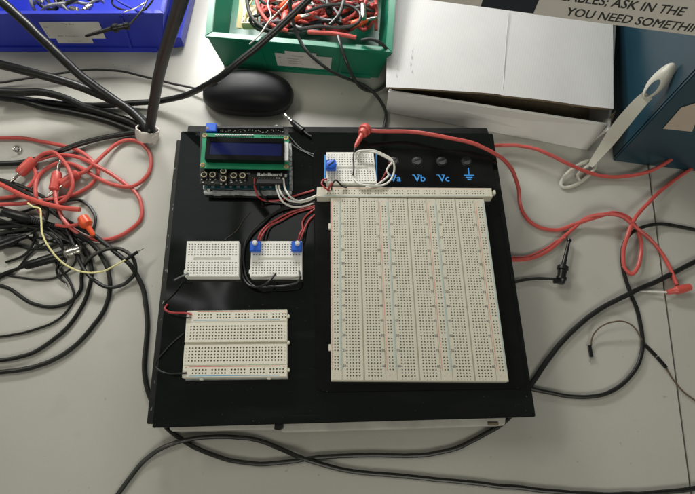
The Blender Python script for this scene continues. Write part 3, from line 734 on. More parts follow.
# black hook clip
t = thing('hook_clip_lead', P(560, 280, 0), 'black hook clip on a black lead to the right of the case', 'test lead')
wire('cable', [(500, 288, 6), (513, 282.7, 3), (526, 279.6, 2), (541.5, 278.5, 3), (556, 279, 6)], 2, 1.5, 'cable', None, None, parent=t)
MB().lathe(P(560.5, 283.5, 6), P(563.2, 265, 7), [(0, 3.4), (.18, 4.4), (.22, 5.2), (.34, 5.2), (.36, 4.0), (.7, 4.6), (.74, 5.6), (.92, 5.6), (1, 3)], 18).build('clip_body', M['blackp'], t)
MB().lathe(P(563, 267, 7), P(569.4, 239.5, 6), [(0, 2.6), (.5, 1.9), (.93, 1.5), (.94, 2.4), (1, 2.4)], 14).build('clip_nose', M['blackp'], t)
MB().box(P(556.5, 281.5, 7), (6, 3.4, 4), .5).build('cable_entry', M['blackp'], t)
# brown jumper with black housings
t = thing('jumper_lead', P(620, 340, 0), 'thin brown jumper lead joined to a second one, at the lower right of the desk', 'wire')
wire('cable', [(590.8, 346, 2), (591.2, 341, 3), (594.6, 332.7, 5), (605, 324, 8), (622, 321.5, 9), (634, 327, 7), (641.5, 338.5, 3), (645.5, 346, 2)], 2, .75, 'brown', None, None, parent=t)
MB().box(P(590.4, 351.2, 2), (2.8, 11, 2.8), .3).build('connector_housing', M['blackp'], t)
MB().lathe(P(590.3, 356, 2), P(590, 363, 1), [(0, .5), (1, .35)], 8).build('pin', M['silver'], t)
def rotbox(a, b, w, h, bev=.3):
    d_ = b-a; return MB().box((a+b)/2, (d_.length, w, h), bev, Matrix.Rotation(math.atan2(d_.y, d_.x), 3, 'Z'))
rotbox(P(645, 345, 2), P(656, 356, 2), 2.8, 2.8).build('connector_housing', M['blackp'], t)
t = thing('jumper_lead', P(665, 367, 0), 'brown jumper lead running off the lower right edge of the desk view', 'wire')
rotbox(P(657, 357, 2), P(666.3, 367.8, 2), 2.8, 2.8).build('connector_housing', M['blackp'], t)
rotbox(P(655.6, 355.6, 2), P(657.6, 357.6, 2), 1.2, 1.2, .1).build('pin', M['silver'], t)
wire('cable', [(666, 367.5, 2), (673, 379, 2), (683, 391, 1.5), (700, 404, 1.5)], 2, .75, 'brown', None, None, parent=t)

# ================================================================ BLACK CABLES ON THE DESK, RIGHT AND BOTTOM
wire('black_cable', [(520, 398, 3), (530, 386.5, 2.2), (549, 357.7, 2.2), (572, 331, 2.2), (599, 309.6, 2.2), (630, 293.5, 4), (653, 282.7, 2.5), (677, 271, 2.2), (705, 257, 2.2)], 2.2, 2.5, 'cable', 'thick black cable running diagonally from the case corner to the right', 'cable')
wire('black_cable', [(522, 385, 3), (531, 389, 2), (548.6, 392.5, 1.8), (578, 397, 1.8), (606, 393.5, 1.8), (626, 381, 1.8), (639, 362, 1.8), (642.4, 338.5, 1.8), (637.7, 311.5, 1.8), (628, 286, 3), (622, 261.5, 4), (625, 240, 6), (638, 229, 6), (657, 224, 3), (677, 226, 1.8), (700, 231, 1.8)], 1.8, 1.9, 'cable', 'black cable making a tall bulging curve from the case corner through the red loops', 'cable')
wire('black_cable', [(98, 540, 2), (110, 508, 2), (130, 478, 2), (146, 459, 2), (168, 445, 4.5), (193, 438.5, 4), (222, 437, 2.5), (250, 438.5, 2.2), (275.6, 446.5, 2.2), (301, 457.5, 5.2), (326, 465.4, 3), (350, 470.4, 2), (400, 476, 2), (474, 483, 2), (548.6, 491, 2), (600, 494.5, 2), (638, 494, 2), (675, 491, 2), (705, 487, 2)], 2, 2.0, 'cable', 'black cable along the bottom edge that runs the full width of the desk', 'cable')
wire('black_cable', [(158, 418, 2), (171, 432, 2), (184, 441, 2), (199.6, 449.6, 2), (225, 459, 2), (256.6, 464, 2), (282, 462.5, 2), (307, 459, 2), (350, 455.5, 2), (390, 455.5, 2), (424.5, 455, 2), (459, 447, 2), (484, 434.6, 2), (501.4, 424.7, 2), (514, 412, 2)], 2, 2.0, 'cable', 'black cable sagging in front of the case and tucked under both front corners', 'cable')

# ================================================================ LEFT TANGLE
wire('black_cable', [(-10, 176, 5), (18, 189, 8), (40, 203, 8), (58, 216, 8), (78, 227, 8), (96, 237, 8), (115, 251.6, 8), (132, 267.4, 6), (142.4, 287.6, 3), (147, 310.6, 2.4), (147, 336.5, 2.4), (145, 358, 2.4), (145, 375, 2.4), (150, 396, 2.4), (160, 415, 2.4)], 2.4, 2.4, 'cable', 'black cable running down beside the left edge of the case and under it', 'cable')
GB = 'black leads coiled at the left'
wire('black_cable', [(-8, 223, 3), (30, 222, 3), (60, 229, 4), (78, 236, 5), (92, 244, 5), (105, 262, 4), (110, 282, 3), (106.5, 305, 2.2), (92, 328, 2.2), (72, 348, 2.2), (49, 362, 2.2), (18.7, 370, 2.2), (-10, 373, 2.2)], 2.2, 2.2, 'cable', 'outermost of the two big black arcs at the left side of the desk', 'cable')
wire('black_cable', [(-8, 236, 3), (30, 230, 3.2), (55, 231, 3.5), (72, 237, 4), (85, 250, 4), (91.5, 267.4, 3), (89, 287.6, 2.2), (77.7, 313.5, 2), (57.6, 336.5, 2), (34.5, 352, 2), (18.7, 357.5, 2), (-10, 361, 2)], 2.0, 2.0, 'cable', 'inner of the two big black arcs at the left side of the desk', 'cable')
wire('black_cable', [(-10, 283, 2), (8, 288, 2), (18.7, 295, 2), (31.7, 303, 2), (52, 307, 2), (69, 302, 2), (80.6, 290.4, 2), (82, 273, 3), (89, 259, 7), (103.6, 250.5, 9), (121, 249.6, 10), (133, 258, 11), (135, 272, 8), (124, 284, 3), (109, 287.2, 6), (95, 281, 8), (83.5, 268, 8), (76, 250, 9), (69, 234, 9), (62, 217, 9), (52, 203, 7), (38, 194, 5), (18, 185, 4), (-8, 178, 3)], 2, 1.9, 'cable', 'black cable forming the small round loop below the yellow wire', 'cable')
wire('black_cable', [(-10, 283, 1.5), (18, 268, 1.5), (27, 257, 1.5), (43, 243.5, 3), (56, 239, 6), (69.6, 241.6, 8), (76.7, 250.7, 11), (73.7, 265, 6), (61.5, 275, 1.5), (43, 279.4, 1.5), (18, 277, 1.5), (-10, 271, 1.5)], 1.5, 1.1, 'cable', 'thin black wire looping around the silver connector', 'cable')
wire('black_cable', [(-8, 214, 2), (20, 213, 3), (40, 206, 10), (65.6, 201, 4), (80, 200.5, 2), (91, 208, 2), (96, 220, 2), (92, 233, 3)], 2, 1.5, 'cable', 'thin black wire arching above the orange clip', 'cable')
wire('black_cable', [(44, 200, 12), (47, 208, 13), (47.5, 216, 13), (44, 224, 12), (37, 230, 9), (29.6, 233.5, 7), (8, 236, 5)], 5, 1.3, 'cable', 'thin black lead curving behind the yellow wire into the tangle', 'cable')
t = thing('black_wire', P(62, 262, 0), 'short thin black wire with a bare silver end below the silver connector', 'wire')
wire('cable', [(48, 228, 9), (58, 236, 9), (62, 243, 9), (62, 255, 7), (58.5, 263, 5), (56.3, 270, 3), (59, 277.5, 2), (65, 282.5, 2)], 2, 1.0, 'cable', None, None, parent=t)
MB().tube(spline([P(64.5, 282, 2), P(66, 285, 1.5), P(68, 288.5, 1)], 5), .45, 6).build('bare_tip', M['silver'], t)
# probe bodies
t = thing('probe', P(35, 222, 0), 'black probe with ribbed strain relief crossing behind the yellow wire', 'probe')
MB().lathe(P(4, 212, 8), P(33, 220, 9), [(0, 3.6), (.2, 5.0), (.85, 5.2), (1, 3.6)], 16).build('body', M['blackp'], t)
pr = []
for i in range(15): pr += [(i/15, 3.6-.09*i), ((i+.6)/15, 3.6-.09*i), ((i+.62)/15, 2.7-.06*i), ((i+.98)/15, 2.7-.06*i)]
MB().lathe(P(33, 220, 9), P(66, 229.5, 6), pr, 14).build('strain_relief', M['matte'], t)
wire('cable', [(64, 229, 6), (76, 233, 6), (90, 241.5, 6.5), (100, 252, 6)], 6, 1.9, 'cable', None, None, parent=t)
t = thing('probe', P(22, 240, 0), 'black probe with a glint of metal at the left edge below the ribbed one', 'probe')
MB().lathe(P(-4, 246, 8), P(27, 235, 8), [(0, 5.4), (.6, 5.2), (.7, 3.6), (1, 3.2)], 16).build('body', M['blackp'], t)
MB().lathe(P(26, 235, 8.5), P(31, 233, 8.5), [(0, 1.2), (1, .8)], 10).build('metal_tip', M['silver'], t)
for a_, b_, c_ in (([(-8, 229, 4), (20, 226, 5), (44, 227, 5), (62, 234, 6), (72, 244, 5)], 1.8, 'black lead lying just under the ribbed probe'),
                   ([(-8, 245, 3), (20, 239, 3), (40, 238, 3), (58, 243, 3), (75, 243, 3), (85, 241, 4)], 1.2, 'thin black lead lying just above the silver connector')):
    wire('black_cable', a_, 4, b_, 'cable', c_, 'cable')
for a_, b_, c_ in (([(-8, 218, 5), (24, 226, 7), (46, 232, 9), (60, 244, 9), (66, 258, 5), (60, 268, 2)], 1.3, 'thin black lead diving under the silver connector from the ribbed probe'),
                   ([(-8, 251, 2), (14, 246, 2), (34, 249, 2), (52, 246, 2), (64, 240, 3), (78, 246, 3), (86, 256, 2)], 1.5, 'black lead snaking just behind the black handle'),
                   ([(-8, 205, 2), (16, 213, 2), (30, 226, 3), (34, 240, 3), (26, 254, 2), (6, 262, 1.5)], 1.3, 'black lead hooking back to the left edge under both probes'),
                   ([(-8, 224, 2), (18, 232, 2), (38, 244, 2), (50, 252, 2), (58, 266, 1.6), (70, 283, 1.6), (74, 300, 1.6), (60, 318, 1.6), (34, 330, 1.6), (-8, 338, 1.6)], 1.2, 'thinnest of the black arcs at the left side of the desk')):
    wire('black_cable', a_, 4, b_, 'cable', c_, 'cable')
# BNC lead
t = thing('coaxial_lead', P(45, 260, 0), 'black handled lead with a silver bayonet connector at the left', 'connector')
a_, b_ = P(25, 266, 7), P(65, 254.5, 9)
MB().lathe(a_, b_, [(0, 3.2), (.04, 4.3), (.3, 4.5), (.31, 4.1), (.34, 4.1), (.35, 4.6), (.95, 5.0), (1, 4.4)], 18).build('handle', M['blackp'], t)
c_ = P(81, 249.5, 10)
MB().lathe(b_, c_, [(0, 4.0), (.08, 5.0), (.2, 5.2), (.22, 4.2), (.3, 4.2), (.32, 5.6), (.62, 5.6), (.64, 4.2), (.8, 4.2), (.82, 4.6), (1, 4.4)], 20).build('bayonet_collar', M['silver'], t)
m_ = MB()
for s_ in (-1, 1):
    p = b_*.3+c_*.7+V3((s_*1.5, s_*4.5, 2)); m_.lathe(p, p+V3((0, 0, 2)), [(0, 1.0), (1, .8)], 8)
m_.build('bayonet_pin', M['silver'], t)
wire('cable', [(-10, 279, 3), (8, 272, 4), (18, 268.5, 6), (26, 265.7, 7)], 4, 1.7, 'cable', None, None, parent=t)
# yellow wire
t = thing('yellow_wire', P(70, 265, 0), 'thin yellow jumper wire with a black sleeve and bare tip over the black tangle', 'wire')
wire('cable', [(28, 203, 19), (33, 206.5, 19), (40, 208.5, 19), (41, 220, 20), (43.5, 236.5, 21), (53.4, 252.7, 20), (67.6, 266, 16), (84, 272.5, 14), (102, 272, 12), (116, 265, 14), (127, 259.2, 15)], 10, .95, 'yellow', None, None, parent=t, seg=8)
MB().lathe(P(125.5, 259.8, 15), P(138, 251.7, 14), [(0, 1.3), (.1, 1.6), (1, 1.6)], 10).build('sleeve', M['blackp'], t)
MB().lathe(P(137.5, 252, 14), P(144, 248.2, 13), [(0, .5), (1, .4)], 8).build('pin', M['silver'], t)

# red leads with banana plugs
def banana(t, a, b, pin, zz, r=5.2):
    """a: rear of body, b: front (pin side)"""
    A, B = P(*a, zz), P(*b, zz)
    MB().lathe(A, B, [(0, r*.7), (.06, r*.95), (.5, r), (.9, r), (1, r*.8)], 18).build('plug_body', M['redp'], t)
    if pin:
        Q = P(*pin, zz); L = Q-B
        MB().lathe(B, Q, [(0, 2.0), (.15, 2.0), (.2, 1.4), (.35, 1.9), (.6, 2.1), (.85, 1.7), (1, 1.0)], 12).build('pin', M['silver'], t)
t = thing('banana_plug_lead', P(60, 170, 0), 'red banana plug lead that curls in a tight loop round its upright plug', 'test lead')
banana(t, (53.5, 190.5), (57.5, 172.5), (60, 160), 9)
D_ = P(57.5, 184, 9); MB().lathe(P(54.5, 182, 9), P(64, 181.5, 9), [(0, 3), (.8, 3.2), (1, 2.4)], 14).build('plug_shoulder', M['redp'], t)
wire('cable', [(33, 163, 9), (38, 158, 11), (43.5, 153.7, 13), (53, 152, 14), (62.5, 160, 15), (70.4, 172.7, 16), (72, 188.5, 14), (65.6, 199.6, 12), (57.7, 203, 10), (56, 197, 9), (55, 190, 9)], 8, 2.1, 'redc', None, None, parent=t)
banana(t, (34, 159.5), (19, 174), (10, 182), 8, 5.8)
t = thing('banana_plug_lead', P(100, 160, 0), 'red banana plug lead whose cable makes the large loop toward the white cable tie', 'test lead')
banana(t, (78.5, 173), (62, 185), (46, 197.5), 7, 5.6)
wire('cable', [(78.5, 174, 7), (85, 171.5, 8), (94, 164.5, 9), (103.6, 155, 7), (116, 144.5, 4), (127, 140, 3), (141, 143, 2.5), (150.5, 157, 2.5), (148, 174, 2.5), (133, 186, 5), (115, 185, 5.5), (98, 178.5, 5), (84.6, 169.5, 5), (70, 164, 4), (56, 164, 3), (43.5, 171, 3), (37, 179, 4), (35.5, 193, 8), (38, 206, 6), (42, 216, 4)], 3, 2.1, 'redc', None, None, parent=t)
wire('test_lead', [(-8, 138, 3), (18, 138, 3), (31, 139.5, 3), (54.5, 144, 8), (78, 150.5, 4), (92.5, 161.6, 4), (98, 171, 3), (94, 182, 2.5), (78, 193, 2.5), (62.5, 198, 4), (34, 202, 12), (18, 203.5, 10), (-8, 205, 8)], 3, 2.1, 'redc', 'red lead sweeping in from the left edge above the banana plugs and back', 'test lead')
t = thing('test_lead', P(110, 210, 0), 'red lead running in a wide bend round to the orange clip', 'test lead')
wire('cable', [(30, 161, 5), (38.7, 160, 5), (51.4, 156, 6), (67, 155.3, 6), (83, 159, 7), (97, 166.4, 10), (110, 173.5, 6), (125, 183.5, 4), (134, 191, 3), (141, 203, 2.5), (141, 218, 2.5), (130, 230, 2.5), (115, 238, 3), (98, 240, 3.5), (80.6, 235, 5), (69, 226, 13), (60, 213, 14), (56, 201, 10), (54.5, 194, 5)], 3, 2.1, 'redc', None, None, parent=t)
t = thing('hook_clip_lead', P(87, 224, 0), 'orange clip with a pointed nose on a short red lead', 'clip')
MB().lathe(P(82, 216.5, 17), P(93.4, 235.8, 14), [(0, 3.6), (.05, 5.2), (.3, 6.2), (.42, 6.2), (.5, 4.6), (.55, 3.0), (.9, 2.4), (1, 1.8)], 20).build('clip_body', M['orange'], t)
wire('cable', [(56, 225, 10), (66, 226.5, 13), (74, 225.5, 15), (82, 222.5, 16.5)], 10, 1.8, 'redc', None, None, parent=t)
wire('test_lead', [(-8, 180, 12), (18, 193, 15), (35, 200.5, 16), (55.5, 206.5, 18), (70, 208.8, 18), (80, 209.8, 18)], 10, 2.5, 'redp', 'stiff red lead lying on top of the tangle with a blunt free end', 'test lead')
wire('test_lead', [(-8, 200, 3), (18, 195, 3), (27.7, 188.5, 3.5), (35.6, 176, 4), (33, 166, 6), (30, 160, 8)], 3, 2.1, 'redc', 'short red lead hanging down from the leftmost banana plug', 'test lead')
MB().ring(P(17, 149, 3), 3.4, 1.1, V3((.5, .2, 1))).build('metal_ring', M['silver'], None, 'small shiny metal ring at the left edge above the red leads', 'ring')

# ================================================================ THICK BLACK CABLE BUNDLE AND TIE
GK = 'thick black cables gathered by the white tie'
wire('power_cable', [(-14, -12, 100), (18, 16, 85), (40, 37, 72), (62, 58, 58), (85, 79, 42), (110, 97, 26), (132, 112, 16), (145, 126, 11), (150, 136, 8)], 10, 4.7, 'cable', 'thick black cable slanting down from the top left corner to the white tie', 'cable', GK, 14)
wire('power_cable', [(-14, 61, 58), (18, 69, 50), (45, 76, 42), (75, 85, 32), (105, 97, 22), (130, 110, 14), (143, 121, 10), (148, 133, 7)], 10, 4.7, 'cable', 'second thick black cable from the left edge, under the steepest one', 'cable', GK, 14)
wire('power_cable', [(-14, 91, 20), (18, 92, 18), (40, 92, 16), (62, 97, 13), (85, 107, 10), (110, 115, 8), (130, 122, 8), (146, 132, 6)], 10, 4.2, 'cable', 'upper strand of the pair of black cables lying left of the white tie', 'cable', GK, 14)
wire('power_cable', [(-14, 96, 9), (18, 100, 7), (45, 107.5, 5), (80, 114, 5), (110, 122, 5), (135, 131, 5), (150, 137, 5)], 5, 3.9, 'cable', 'lower strand of the pair of black cables lying left of the white tie', 'cable', GK, 14)
wire('power_cable', [(-14, 94, 4), (20, 98.5, 3.3), (62, 104, 4), (85, 105.5, 4), (110, 105, 5), (135, 103, 6), (160, 101, 10), (185, 95.5, 24), (203, 87, 48), (220, 77, 66), (236, 64, 78), (262, 43, 90), (290, 17, 105), (312, -4, 118), (335, -28, 130)], 10, 3.3, 'cable', 'thick black cable crossing the mouse and rising over the green bin', 'cable', None, 14)
pts = [(147, 138, 8), (150, 127, 14), (153, 108, 40), (158, 80, 85), (166, 48, 140), (176, 16, 190), (186, -16, 235)]
wire('power_cable', pts, 10, 5.3, 'cable', 'thick black cable rising almost upright from the white tie', 'cable', GK, 14)
wire('power_cable', [(150, 133, 7), (138, 132, 6), (115, 135.5, 5), (90, 141, 5), (60, 151, 7), (38, 159, 5), (18, 163, 4), (-10, 164, 4)], 5, 2.9, 'cable', 'black cable leading left from the white tie across the red leads', 'cable', GK, 12)
t = thing('cable_tie', P(148, 132, 0), 'whitish tape tie holding the thick black cables together', 'cable tie')
c = P(147.5, 133.5, 7.5); ax = V3((.25, .5, .75)).normalized()
rg_ = random.Random(2); vs = []; fs = []; NS = 30
for i in range(NS):
    th = 2*math.pi*i/NS; a1 = ax.cross(V3((0, 1, 0))).normalized(); a2 = ax.cross(a1)
    d_ = a1*math.cos(th)+a2*math.sin(th)
    for (rr, hh) in ((12.0, -6), (12.8, 0), (12.2, 6), (11.0, 6), (11.4, 0), (10.8, -6)):
        vs.append(c+d_*(rr+rg_.uniform(-.5, .5))+ax*(hh+rg_.uniform(-.5, .5)))
for i in range(NS):
    for k in range(6): i2 = (i+1) % NS; k2 = (k+1) % 6; fs.append((i*6+k, i2*6+k, i2*6+k2, i*6+k2))
MB().add(vs, fs).build('tape_band', M['tape'], t, angle=70)
MB().box(c+V3((9, -6, 2)), (7, 2, 9), .6, Matrix.Rotation(.7, 3, 'Z') @ Matrix.Rotation(.5, 3, 'X')).build('tape_tail', M['tape'], t)

# ================================================================ MOUSE
t = thing('computer_mouse', P(248, 95, 0), 'black computer mouse lying in front of the green bin', 'mouse')
cA, cB = P(203.5, 93, 8), P(292.5, 96, 8)
ctr = (cA+cB)/2; L2 = (cB-cA).length/2; ang = math.atan2((cB-cA).y, (cB-cA).x)
R_ = Matrix.Rotation(ang, 3, 'Z')
def mouse_top(x, y):
    """normalised plan position -> height"""
    rho = min(1, (abs(x)**2.5+abs(y)**2.5)**(1/2.5))
    return 10+(23*(1-.28*((x-.15)/1.15)**2))*max(0, 1-rho**3.0)**.55
mb = MB(); vs = []; fs = []; NR, NA = 22, 56
for i in range(NR+1):
    rho = math.sin(i/NR*math.pi/2)
    for k in range(NA):
        th = 2*math.pi*k/NA; cx, sy = math.cos(th), math.sin(th)
        x = math.copysign(abs(cx)**.8, cx)*rho; y = math.copysign(abs(sy)**.8, sy)*rho
        wd = 25.5*(1+.07*x)
        q_ = R_ @ V3((x*L2, y*wd, 0)); vs.append(V3((ctr.x+q_.x, ctr.y+q_.y, mouse_top(x, y))))
for i in range(NR):
    for k in range(NA):
        k2 = (k+1) % NA; fs.append((i*NA+k, (i+1)*NA+k, (i+1)*NA+k2, i*NA+k2))
mb.add(vs, fs); edge_ = vs[NR*NA:]
sk = MB(); vv = []
for zz, sc_ in ((10, 1.0), (9.5, .985), (6, 1.02), (1.2, .98)):
    for p in edge_: vv.append(V3((ctr.x+(p.x-ctr.x)*sc_, ctr.y+(p.y-ctr.y)*sc_, zz)))
sk.add(vv, [(i*NA+k, (i+1)*NA+k, (i+1)*NA+(k+1) % NA, i*NA+(k+1) % NA) for i in range(3) for k in range(NA)])
mb.build('shell', M['mouse'], t, angle=70); sk.build('side_band', M['mouses'], t, angle=60)
wp = ctr+R_ @ V3((-L2*.62, 0, 0)); wp.z = mouse_top(-.62, 0)-4.6
MB().lathe(wp+R_ @ V3((0, -3, 0)), wp+R_ @ V3((0, 3, 0)), [(0, 5), (.15, 6.5), (.85, 6.5), (1, 5)], 20).build('scroll_wheel', M['matte'], t)
MB().tube(spline([ctr*1.0+R_ @ V3((-L2*q_[0], 0, 0))+V3((0, 0, q_[1]-ctr.z)) for q_ in ((.93, mouse_top(-.93, 0)), (.85, mouse_top(-.85, 0)), (.7, mouse_top(-.7, 0)), (.5, mouse_top(-.5, 0)))], 5), .55, 6).build('button_gap', M['contact'], t)
wire('black_cable', [(-12, 84, 4), (18, 80, 6), (50, 75, 10), (90, 69.5, 10), (120, 71, 8), (150, 78, 4), (175, 84, 4), (206, 90.5, 9)], 3, 1.3, 'cable', None, None, parent=t)
# jack plug behind the case
t = thing('jack_plug_lead', P(292, 121, 0), 'black plug with a silver tip resting on the rear edge of the case', 'plug')
MB().lathe(P(291.5, 121.5, 48), P(303, 131, 50), [(0, 1.8), (.1, 2.8), (1, 3.3)], 14).build('plug_body', M['blackp'], t)
MB().lathe(P(284.3, 114.5, 46), P(292, 121.8, 48), [(0, .8), (.08, 2.0), (.35, 2.1), (.38, 1.5), (.45, 2.1), (.75, 2.1), (.78, 1.5), (1, 1.6)], 14).build('tip', M['silver'], t)
wire('cable', [(302.5, 130.5, 50), (307, 134, 50), (311, 136.5, 50)], 5, 1.1, 'cable', None, None, parent=t)

# ================================================================ BINS
def offset_in(poly, d_):
    c = sum(poly, V3((0, 0, 0)))/4; out = []
    n = len(poly)
    for i in range(n):
        a, b2, c2 = poly[i-1], poly[i], poly[(i+1) % n]
        e1 = (b2-a).normalized(); e2 = (c2-b2).normalized()
        n1 = V3((-e1.y, e1.x, 0)); n2 = V3((-e2.y, e2.x, 0))
        if n1.dot(c-a) < 0: n1 = -n1
        if n2.dot(c-b2) < 0: n2 = -n2
        bis = (n1+n2).normalized(); out.append(b2+bis*d_/max(.3, bis.dot(n1)))
    return out
def wall(mb, b0, b1, t0, t1, ib0, ib1, it0, it1, bev=.4):
    mb.hexa([b0, b1, ib1, ib0], [t0, t1, it1, it0], bev)
def storage_bin(name, bot, rim, mat, label, th=3.2, lip=6):
    """bot, rim: FL, FR, BR, BL corners (each with its z)"""
    t = thing(name, (bot[0]+bot[1]+bot[2]+bot[3])/4, label, 'storage bin')
    ib, ir = offset_in(bot, th), offset_in(rim, th)
    names = ('front_wall', 'side_wall', 'rear_wall', 'side_wall'); out = []
    for i in range(4):
        j = (i+1) % 4; mb = MB(); wall(mb, bot[i], bot[j], rim[i], rim[j], ib[i], ib[j], ir[i], ir[j]); out.append(mb.build(names[i], M[mat], t))
    zf_ = bot[0].z
    MB().prism([offset_in(bot, 1)[k] for k in range(4)], zf_+.6, zf_+3, 0).build('base', M[mat], t)
    ro, ri = offset_in(rim, -1.5), offset_in(rim, lip)
    mb = MB()
    for i in range(4):
        j = (i+1) % 4
        mb.hexa([ro[i]-V3((0, 0, 2)), ro[j]-V3((0, 0, 2)), ri[j]-V3((0, 0, 2)), ri[i]-V3((0, 0, 2))], [ro[i]+V3((0, 0, 1)), ro[j]+V3((0, 0, 1)), ri[j]+V3((0, 0, 1)), ri[i]+V3((0, 0, 1))], .6)
    mb.build('rim', M[mat], t)
    return t, out
back = V3((0, 190, 0))
gb = [P(224, 66, 0), P(378, 78, 0)]; gr = [P(206.5, 36, 52), P(391, 52, 52)]
gd = V3((.055, 1, 0)).normalized()
bot = [gb[0], gb[1], gb[1]+gd*150+V3((4, 0, 0)), gb[0]+gd*160-V3((8, 0, 0))]
rim = [gr[0], gr[1], gr[1]+gd*165+V3((4, 0, 14)), gr[0]+gd*178+V3((-8, 0, 14))]
gt, gw = storage_bin('storage_bin', bot, rim, 'greenb', 'green plastic storage bin heaped with red and black leads')
def face_frame(b0, b1, r0, r1):
    """point on the sloping front face: s along, t up; returns function + outward normal"""
    nrm = (b1-b0).cross(r0-b0).normalized()
    if nrm.y > 0: nrm = -nrm
    return (lambda s, t_: (b0*(1-s)+b1*s)*(1-t_)+(r0*(1-s)+r1*s)*t_), nrm
ff, fn = face_frame(gb[0], gb[1], gr[0], gr[1])
for s_ in (.27, .74):
    mb = MB(); mb.hexa([ff(s_, .06), ff(s_+.02, .06), ff(s_+.02, .06)+fn*2.2, ff(s_, .06)+fn*2.2], [ff(s_, .93), ff(s_+.02, .93), ff(s_+.02, .93)+fn*1.2, ff(s_, .93)+fn*1.2], .3)
    mb.build('face_rib', M['greenb'], gw[0])
mb = MB(); mb.hexa([ff(.05, .0), ff(.95, .0), ff(.95, .0)+fn*2, ff(.05, .0)+fn*2], [ff(.05, .12), ff(.95, .12), ff(.95, .12)+fn*1.2, ff(.05, .12)+fn*1.2], .4); mb.build('face_ridge', M['greenb'], gw[0])
def paper(ff, fn, s0, s1, t0, t1, parent, mat='paper', lift=1.0, step=None):
    mb = MB(); a, b2, c2, d2 = ff(s0, t0), ff(s1, t0), ff(s1, t1), ff(s0, t1)
    mb.hexa([a+fn*lift, b2+fn*lift, b2+fn*(lift+.25), a+fn*(lift+.25)], [d2+fn*lift, c2+fn*lift, c2+fn*(lift+.25), d2+fn*(lift+.25)])
    if step:
        a, b2, c2, d2 = ff(step[0], step[2]), ff(step[1], step[2]), ff(step[1], step[3]), ff(step[0], step[3])
        mb.hexa([a+fn*lift, b2+fn*lift, b2+fn*(lift+.2), a+fn*(lift+.2)], [d2+fn*lift, c2+fn*lift, c2+fn*(lift+.2), d2+fn*(lift+.2)])
    return mb.build('paper_label', M[mat], parent)
pl = paper(ff, fn, .36, .69, .22, .66, gw[0], step=(.42, .60, .64, .76))
xdir = (ff(.7, .4)-ff(.36, .4)).normalized(); ydir = fn.cross(xdir)*-1
if ydir.z < 0: ydir = -ydir
m_ = MB()
for k, (s_, t_, tx, sz) in enumerate(((.46, .60, 'Test Leads', 3.0), (.375, .52, 'Qty', 2.6), (.43, .50, 'Description', 2.8), (.38, .41, '4', 2.8), (.43, .41, 'Test leads red', 2.8), (.38, .33, '4', 2.8), (.43, .33, 'Test leads black', 2.8), (.58, .50, 'Hook clips', 2.6), (.58, .41, 'Probe leads', 2.6))):
    letter(m_, tx, ff(s_, t_)+fn*1.5, xdir, ydir, sz, 0)
m_.build('label_text', M['ink'], pl)

bb = [P(-40, 50, 0), P(162, 51, 0)]; br_ = [P(-45, 14, 55), P(163, 13, 55)]
bd = V3((0, 1, 0))
bot = [bb[0], bb[1], bb[1]+bd*150+V3((4, 0, 0)), bb[0]+bd*150]
rim = [br_[0], br_[1], br_[1]+bd*160+V3((14, 0, 16)), br_[0]+bd*160+V3((0, 0, 16))]
bt_, bw = storage_bin('storage_bin', bot, rim, 'blueb', 'bright blue plastic storage bin holding grey cables at the top left', lip=4)
MB().prism([P(163.5, 50, 0), P(180.5, 38, 16), P(193, -14, 16), P(193, -14, 16)+V3((3, 60, 0)), P(165.5, -14, 0)+V3((0, 60, 0))], 1, 16, 1).build('side_flange', M['blueb'], bt_)
MB().prism([P(167, 40, 16), P(172, 34, 16), P(178, -14, 16), P(171, -14, 16)], 16.1, 21, 1).build('flange_rib', M['blueb'], bt_)
ff2, fn2 = face_frame(bb[0], bb[1], br_[0], br_[1])
def sx_of(px): return (px+40)/202.0
mb = MB(); s_ = sx_of(124); mb.hexa([ff2(s_+.03, .08), ff2(s_+.045, .08), ff2(s_+.045, .08)+fn2*2.5, ff2(s_+.03, .08)+fn2*2.5], [ff2(s_-.02, .92), ff2(s_-.005, .92), ff2(s_-.005, .92)+fn2*1, ff2(s_-.02, .92)+fn2*1], .3); mb.build('face_rib', M['blueb'], bw[0])
mb = MB(); mb.hexa([ff2(.02, .0), ff2(.98, .0), ff2(.98, .0)+fn2*2.5, ff2(.02, .0)+fn2*2.5], [ff2(.02, .12), ff2(.98, .12), ff2(.98, .12)+fn2*1.4, ff2(.02, .12)+fn2*1.4], .4); mb.build('face_ridge', M['blueb'], bw[0])
